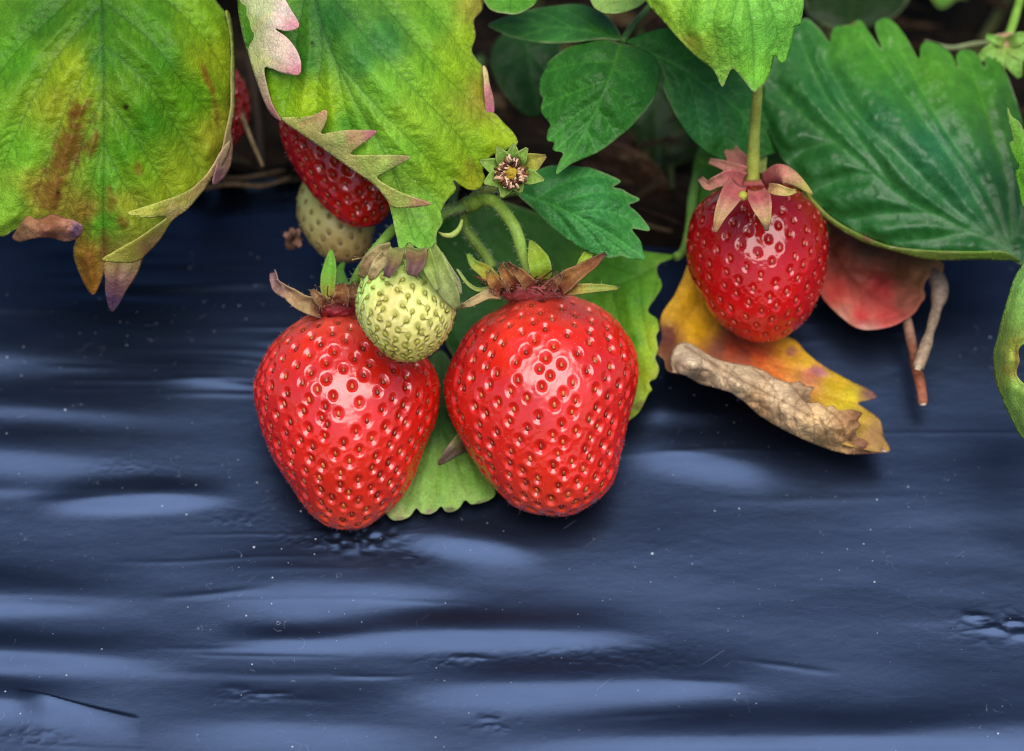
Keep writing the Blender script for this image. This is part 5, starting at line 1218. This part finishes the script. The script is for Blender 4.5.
# blurred young fruit with green sepals at the right edge of the top
yf2 = thing('young_fruit', P(1008, 45, -40), 'tiny blurred young fruit with pale green sepals at the top right corner', 'fruit')
collar(yf2, (1006, 44, -42), 17, 12, 15, [(190, 150, 110), (200, 160, 130), (180, 170, 110)], 38)
for k, (tx, ty, w) in enumerate([(976, 60, 17), (1000, 74, 16), (1020, 78, 20), (1036, 60, 18), (1030, 34, 14), (986, 36, 10)]):
    ribbon('sepal', M_SEPAL, [(1006, 44, -40), ((1006 + tx) / 2, (44 + ty) / 2, -36), (tx, ty, -37)], [12, w, w * 0.8, 4], [(160, 170, 90), (136, 180, 80), (120, 170, 70)], yf2, 0.3, 80 + k)
tube('stem', M_STEM, [(1008, 38, -42), (1014, 20, -46), (1022, -10, -52), (1030, -60, -60)], [10, 9, 9, 9], [(140, 180, 70), (120, 170, 60)], yf2, 15)
tube('stem', M_STEM, [(998, 42, -44), (975, 44, -48), (950, 48, -50), (925, 42, -52)], [6, 6, 6, 5], [(150, 160, 110), (130, 140, 100)], yf2, 16)

# ------------------------------------------------------------------ dead leaves, twigs, straw
L1 = thing('dead_leaf', P(770, 440, -14), 'yellow and orange dying leaf with a grey-brown rolled edge, under the hanging berry', 'leaf', 'dead leaves')
sheet('leaf_blade', M_DYING, [(690, 262), (682, 280), (674, 296), (664, 310), (660, 322), (662, 338), (657, 352), (664, 360), (668, 371), (690, 376), (731, 388), (780, 414), (821, 436), (857, 448), (889, 452), (884, 436), (880, 420), (868, 410), (858, 403), (868, 400), (877, 396), (866, 388), (853, 382), (838, 374), (821, 364), (806, 352), (795, 340), (780, 335), (740, 330), (715, 300), (702, 270)],
      [(690, 262, -34), (660, 330, -26), (730, 370, -18), (889, 450, -13), (870, 396, -21), (800, 340, -30), (740, 330, -34), (720, 300, -36), (800, 400, -15)],
      [(685, 300, (214, 160, 30)), (700, 330, (220, 164, 26)), (672, 310, (200, 150, 40)), (664, 335, (100, 52, 40)), (668, 360, (110, 70, 50)), (735, 345, (180, 70, 44)), (760, 352, (206, 96, 50)), (790, 350, (210, 150, 36)), (812, 372, (176, 100, 80)), (810, 360, (206, 160, 40)), (835, 385, (186, 150, 28)), (850, 400, (190, 166, 30)), (870, 395, (140, 100, 70)), (872, 430, (150, 110, 70)), (862, 420, (176, 140, 50)), (770, 375, (200, 110, 50)), (720, 350, (130, 76, 60))],
      [[(712, 300), (740, 345), (790, 385), (860, 425)], [(735, 340), (770, 350), (800, 355)], [(760, 362), (800, 372), (845, 384)], [(700, 300), (685, 320), (668, 345)], [(715, 320), (700, 345), (690, 370)], [(795, 388), (830, 398), (862, 404)]],
      L1, 2.2, 143, bulge=1.0, reach=9, crinkle=0.8, spots=[(820, 372, 12, 7, 20, (150, 90, 110), 0.7), (792, 352, 7, 5, 0, (160, 90, 96), 0.6), (666, 338, 10, 16, 0, (96, 50, 40), 0.9), (752, 350, 18, 8, 30, (196, 60, 44), 0.55), (872, 396, 10, 4, 30, (110, 70, 80), 0.6), (740, 360, 14, 12, 0, (130, 70, 60), 0.5), (840, 398, 12, 3, 25, (210, 180, 50), 0.5)])
sheet('rolled_edge', M_DRY, [(672, 372), (670, 360), (673, 350), (678, 344), (685, 342), (694, 345), (704, 352), (717, 359), (733, 363), (753, 366), (765, 371), (776, 378), (790, 383), (800, 381), (806, 386), (815, 387), (809, 393), (811, 399), (806, 402), (818, 402), (826, 407), (833, 405), (839, 411), (852, 409), (863, 413), (858, 420), (861, 426), (855, 431), (857, 437), (866, 440), (872, 447), (880, 446), (888, 452), (870, 454), (853, 455), (836, 452), (821, 447), (804, 440), (789, 433), (772, 424), (758, 415), (744, 402), (731, 393), (715, 388), (699, 384), (686, 376)],
      [(673, 360, -14), (690, 344, -19), (750, 366, -16), (812, 389, -13), (862, 415, -11), (887, 452, -13), (820, 447, -12), (758, 415, -12), (700, 384, -14), (692, 364, -7), (740, 385, -6), (790, 408, -4), (830, 428, -5)],
      [(690, 360, (186, 164, 134)), (730, 375, (176, 152, 120)), (780, 395, (186, 160, 124)), (820, 420, (196, 162, 116)), (850, 430, (150, 110, 70)), (700, 378, (140, 116, 90)), (760, 412, (150, 116, 80)), (830, 446, (176, 136, 90)), (868, 448, (110, 70, 50)), (800, 392, (150, 120, 90)), (855, 418, (120, 80, 50))],
      [[(685, 346), (730, 374), (790, 405), (850, 440)], [(694, 346), (716, 366), (726, 386)], [(720, 360), (745, 384), (752, 408)], [(752, 367), (776, 392), (780, 424)], [(790, 384), (812, 412), (814, 442)], [(690, 370), (712, 372), (736, 384)], [(744, 392), (770, 396), (800, 412)], [(820, 404), (842, 424), (844, 448)], [(700, 352), (702, 368), (696, 380)], [(735, 366), (728, 380), (735, 392)], [(770, 378), (760, 395), (762, 412)], [(806, 390), (794, 410), (800, 436)], [(840, 412), (826, 428), (830, 448)]],
      L1, 1.7, 144, bulge=0.9, reach=8, groove=0.1, crinkle=1.5, wave=3.0, wave_len=19, sharp=True, spots=[(852, 436, 9, 4, -60, (60, 36, 26), 0.8), (806, 398, 6, 6, 0, (80, 56, 40), 0.6), (678, 366, 5, 8, 0, (90, 66, 50), 0.5), (868, 450, 14, 3, 5, (84, 54, 40), 0.7), (886, 451, 4, 2, 0, (190, 180, 176), 0.8)])
L2 = thing('dead_leaf', P(870, 325, -30), 'dull red and brown cupped dead leaf under the large puckered leaf', 'leaf', 'dead leaves')
sheet('leaf_blade', M_DYING, [(815, 225), (823, 262), (819, 280), (822, 296), (832, 308), (842, 317), (852, 325), (862, 329), (874, 329), (887, 327), (896, 324), (905, 319), (914, 313), (920, 304), (925, 296), (923, 288), (926, 280), (934, 274), (942, 270), (942, 262), (930, 250), (900, 235), (860, 225), (830, 220)],
      [(820, 280, -37), (870, 328, -28), (905, 318, -29), (925, 290, -34), (942, 265, -34), (860, 240, -44), (870, 285, -40), (900, 250, -42)],
      [(835, 290, (176, 60, 52)), (860, 315, (188, 56, 56)), (885, 315, (180, 66, 62)), (850, 270, (120, 58, 44)), (880, 290, (150, 44, 44)), (905, 300, (126, 70, 56)), (925, 270, (124, 88, 56)), (900, 265, (92, 64, 44)), (870, 250, (80, 60, 44)), (865, 328, (190, 140, 126)), (842, 316, (176, 120, 100)), (938, 266, (150, 112, 76))],
      [[(825, 240), (850, 275), (880, 300), (905, 316)], [(840, 262), (838, 290), (850, 322)], [(860, 284), (862, 305), (872, 327)], [(845, 268), (880, 270), (922, 285)]], L2, 2.0, 153, bulge=1.6, reach=9, wave=2.0, wave_len=26, edge_curl=1.6)
T1 = thing('twig', P(922, 405, -24), 'reddish brown broken twig lying on the film, the lower of a pair', 'twig', 'twigs on the film')
tube('stick', M_TWIG, [(905, 312, -32), (909, 330, -29), (915, 360, -26), (921, 388, -23), (923, 404, -22)], [9, 10, 10, 11, 9], [(150, 120, 100), (128, 92, 76), (120, 66, 46), (140, 78, 52), (160, 100, 76)], T1, 21, lumps=0.16)
tube('broken_end', M_TWIG, [(922.5, 401, -22), (923.2, 405, -22)], [8, 7], [(206, 180, 156), (214, 190, 170)], T1, 22)
T2 = thing('twig', P(918, 372, -22), 'grey-brown bent twig crossing over the redder twig beside the dead red leaf', 'twig', 'twigs on the film')
tube('stick', M_TWIG, [(931, 262, -40), (937, 278, -34), (940, 292, -30), (934, 318, -25), (926, 345, -20), (918, 368, -18)], [16, 17, 14, 11, 11, 11], [(100, 84, 74), (110, 94, 84), (120, 100, 84), (132, 112, 92), (150, 126, 100)], T2, 23, lumps=0.2)
tube('broken_end', M_TWIG, [(919, 364, -17.5), (917.5, 370, -17.5)], [10.5, 6], [(176, 156, 128), (200, 180, 150)], T2, 24)
S1 = tube('dry_straw', M_TWIG, [(238, 106, -40), (246, 126, -38), (254, 146, -37), (263, 166, -37)], [4.5, 4.5, 4.2, 3.5], [(180, 150, 110), (196, 164, 120), (170, 140, 100)], None, 25)
set_tag(S1, 'thin tan straw standing in the shade beside the large left leaf', 'straw')
W1 = thing('withered_bud', P(293, 246, -36), 'tiny brown withered bud lying left of the pale cream berry', 'bud')
collar(W1, (293, 240, -36), 8, 9, 8, [(110, 74, 56), (130, 92, 72), (90, 60, 50)], 39, frill=0.6, mat=M_TWIG).name = 'bud'
for k, (tx, ty) in enumerate([(284, 234), (300, 230), (292, 228), (301, 246)]):
    ribbon('sepal', M_TWIG, [(293, 240, -34), ((293 + tx) / 2, (240 + ty) / 2 - 1, -30), (tx, ty, -30)], [7, 7, 3], [(100, 70, 56), (130, 96, 80)], W1, 0.5, 90 + k, rough=1.0)

# more straws lying along the far edge of the film: individually visible
for k, (pts, w, lab) in enumerate([([(196, 190, -52), (230, 184, -54), (262, 186, -55), (290, 178, -57)], 5, 'tan straw lying flat at the edge of the film, left of the half hidden berry'),
                                   ([(205, 176, -58), (240, 178, -60), (285, 170, -62)], 4, 'thin brown straw just above the tan one at the edge of the film'),
                                   ([(600, 215, -70), (640, 224, -66), (672, 232, -64)], 5, 'blurred olive stalk on dark soil left of the hanging berry')]):
    o = tube('dry_straw', M_TWIG, pts, [w, w * 1.1, w * 0.8], [(110, 84, 60), (130, 104, 76), (100, 78, 56)], None, 60 + k); set_tag(o, lab, 'straw', 'straws on the soil')

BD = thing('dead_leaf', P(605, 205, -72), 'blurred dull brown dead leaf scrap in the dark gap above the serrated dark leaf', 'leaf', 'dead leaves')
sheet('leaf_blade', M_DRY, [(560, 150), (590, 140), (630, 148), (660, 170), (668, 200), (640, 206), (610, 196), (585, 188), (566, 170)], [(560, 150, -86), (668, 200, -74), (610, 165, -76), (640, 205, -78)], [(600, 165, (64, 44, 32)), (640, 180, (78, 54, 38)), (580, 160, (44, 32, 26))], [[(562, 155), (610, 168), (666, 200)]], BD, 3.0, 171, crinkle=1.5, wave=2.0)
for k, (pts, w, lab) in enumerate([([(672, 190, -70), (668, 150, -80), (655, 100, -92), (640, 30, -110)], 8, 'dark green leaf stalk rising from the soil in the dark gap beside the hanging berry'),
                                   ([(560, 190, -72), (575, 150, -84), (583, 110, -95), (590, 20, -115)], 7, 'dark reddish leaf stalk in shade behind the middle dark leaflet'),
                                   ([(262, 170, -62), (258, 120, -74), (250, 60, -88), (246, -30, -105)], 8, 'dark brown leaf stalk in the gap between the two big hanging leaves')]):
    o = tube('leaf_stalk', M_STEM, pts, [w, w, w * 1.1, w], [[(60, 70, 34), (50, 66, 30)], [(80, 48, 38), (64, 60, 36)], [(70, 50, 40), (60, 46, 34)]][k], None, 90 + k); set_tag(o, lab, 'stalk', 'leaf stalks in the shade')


def stem_hairs(o, n, L, seed, mat=None):
    me = o.data; q = len(me.vertices); a = np.zeros(q * 3, np.float32); me.vertices.foreach_get('co', a); b = np.zeros(q * 3, np.float32); me.vertices.foreach_get('normal', b)
    a = a.reshape(-1, 3); b = b.reshape(-1, 3); off = np.zeros(3); p = o
    while p is not None: off += np.array(p.location); p = p.parent
    rr = np.random.default_rng(seed); i = rr.integers(0, q, n)
    hairs('stem_hair', mat or M_HAIR2, a[i] + off, b[i], L, 0.00003, o, None, seed)


M_HAIR2 = simple('plant_hair', False, (0.7, 0.72, 0.6), 0.5, 0.3, 0.1)
for o in list(bpy.data.objects):
    if o.parent in (fs, b1, b2, b5) and o.name.split('.')[0] == 'stem': stem_hairs(o, 260, 0.0010, len(o.name) + 5)
for o in list(bpy.data.objects):
    if o.parent in (c1, c2, c5, c3) and o.name.split('.')[0] == 'sepal' and o.parent in (c1, c2): stem_hairs(o, 60, 0.0006, len(o.name) + 9)

# ------------------------------------------------------------------ camera, sky, sun
cam = bpy.data.cameras.new('camera'); co = bpy.data.objects.new('camera', cam); COL.objects.link(co)
cam.sensor_width = 36.0; cam.lens = 36.0 * D0 / 0.205; cam.clip_start = 0.01; cam.clip_end = 500
co.location = Vector(list(CAM)); co.rotation_euler = (math.radians(90) - TH, 0, 0)
cam.dof.use_dof = True; cam.dof.focus_distance = D0 - 0.006; cam.dof.aperture_fstop = 9.0
scene.camera = co

SUN_EL, SUN_AZ = math.radians(60), math.radians(8)        # behind and above the viewer, a little right
sd = np.array([math.sin(SUN_AZ) * math.cos(SUN_EL), -math.cos(SUN_AZ) * math.cos(SUN_EL), math.sin(SUN_EL)])
w = bpy.data.worlds.new('World'); scene.world = w; w.use_nodes = True
nt = w.node_tree; nt.nodes.clear()
sky = nt.nodes.new('ShaderNodeTexSky'); sky.sky_type = 'NISHITA'; sky.sun_disc = False
sky.sun_elevation = SUN_EL; sky.sun_rotation = math.atan2(sd[0], sd[1])
sky.air_density = 1.0; sky.dust_density = 0.6; sky.ozone_density = 1.5
bg = nt.nodes.new('ShaderNodeBackground'); bg.inputs['Strength'].default_value = 0.095
ow = nt.nodes.new('ShaderNodeOutputWorld'); nt.links.new(sky.outputs[0], bg.inputs[0]); nt.links.new(bg.outputs[0], ow.inputs[0])
sl = bpy.data.lights.new('sun', 'SUN'); sl.energy = 3.6; sl.angle = math.radians(58); sl.color = (1.0, 0.96, 0.9)
so = bpy.data.objects.new('sun', sl); COL.objects.link(so)
so.rotation_euler = Vector([-float(v) for v in sd]).to_track_quat('-Z', 'Y').to_euler()
so.location = (0.2, -1, 2)
vs = scene.view_settings; vs.view_transform = 'Standard'; vs.look = 'None'; vs.exposure = 0.3; vs.gamma = 1.0
try: vs.use_curve_mapping = False
except Exception: pass
scene.cycles.use_denoising = True; scene.cycles.filter_width = 0.95
scene.cycles.max_bounces = 8; scene.cycles.transmission_bounces = 4; scene.cycles.transparent_max_bounces = 4
scene.cycles.sample_clamp_indirect = 6.0
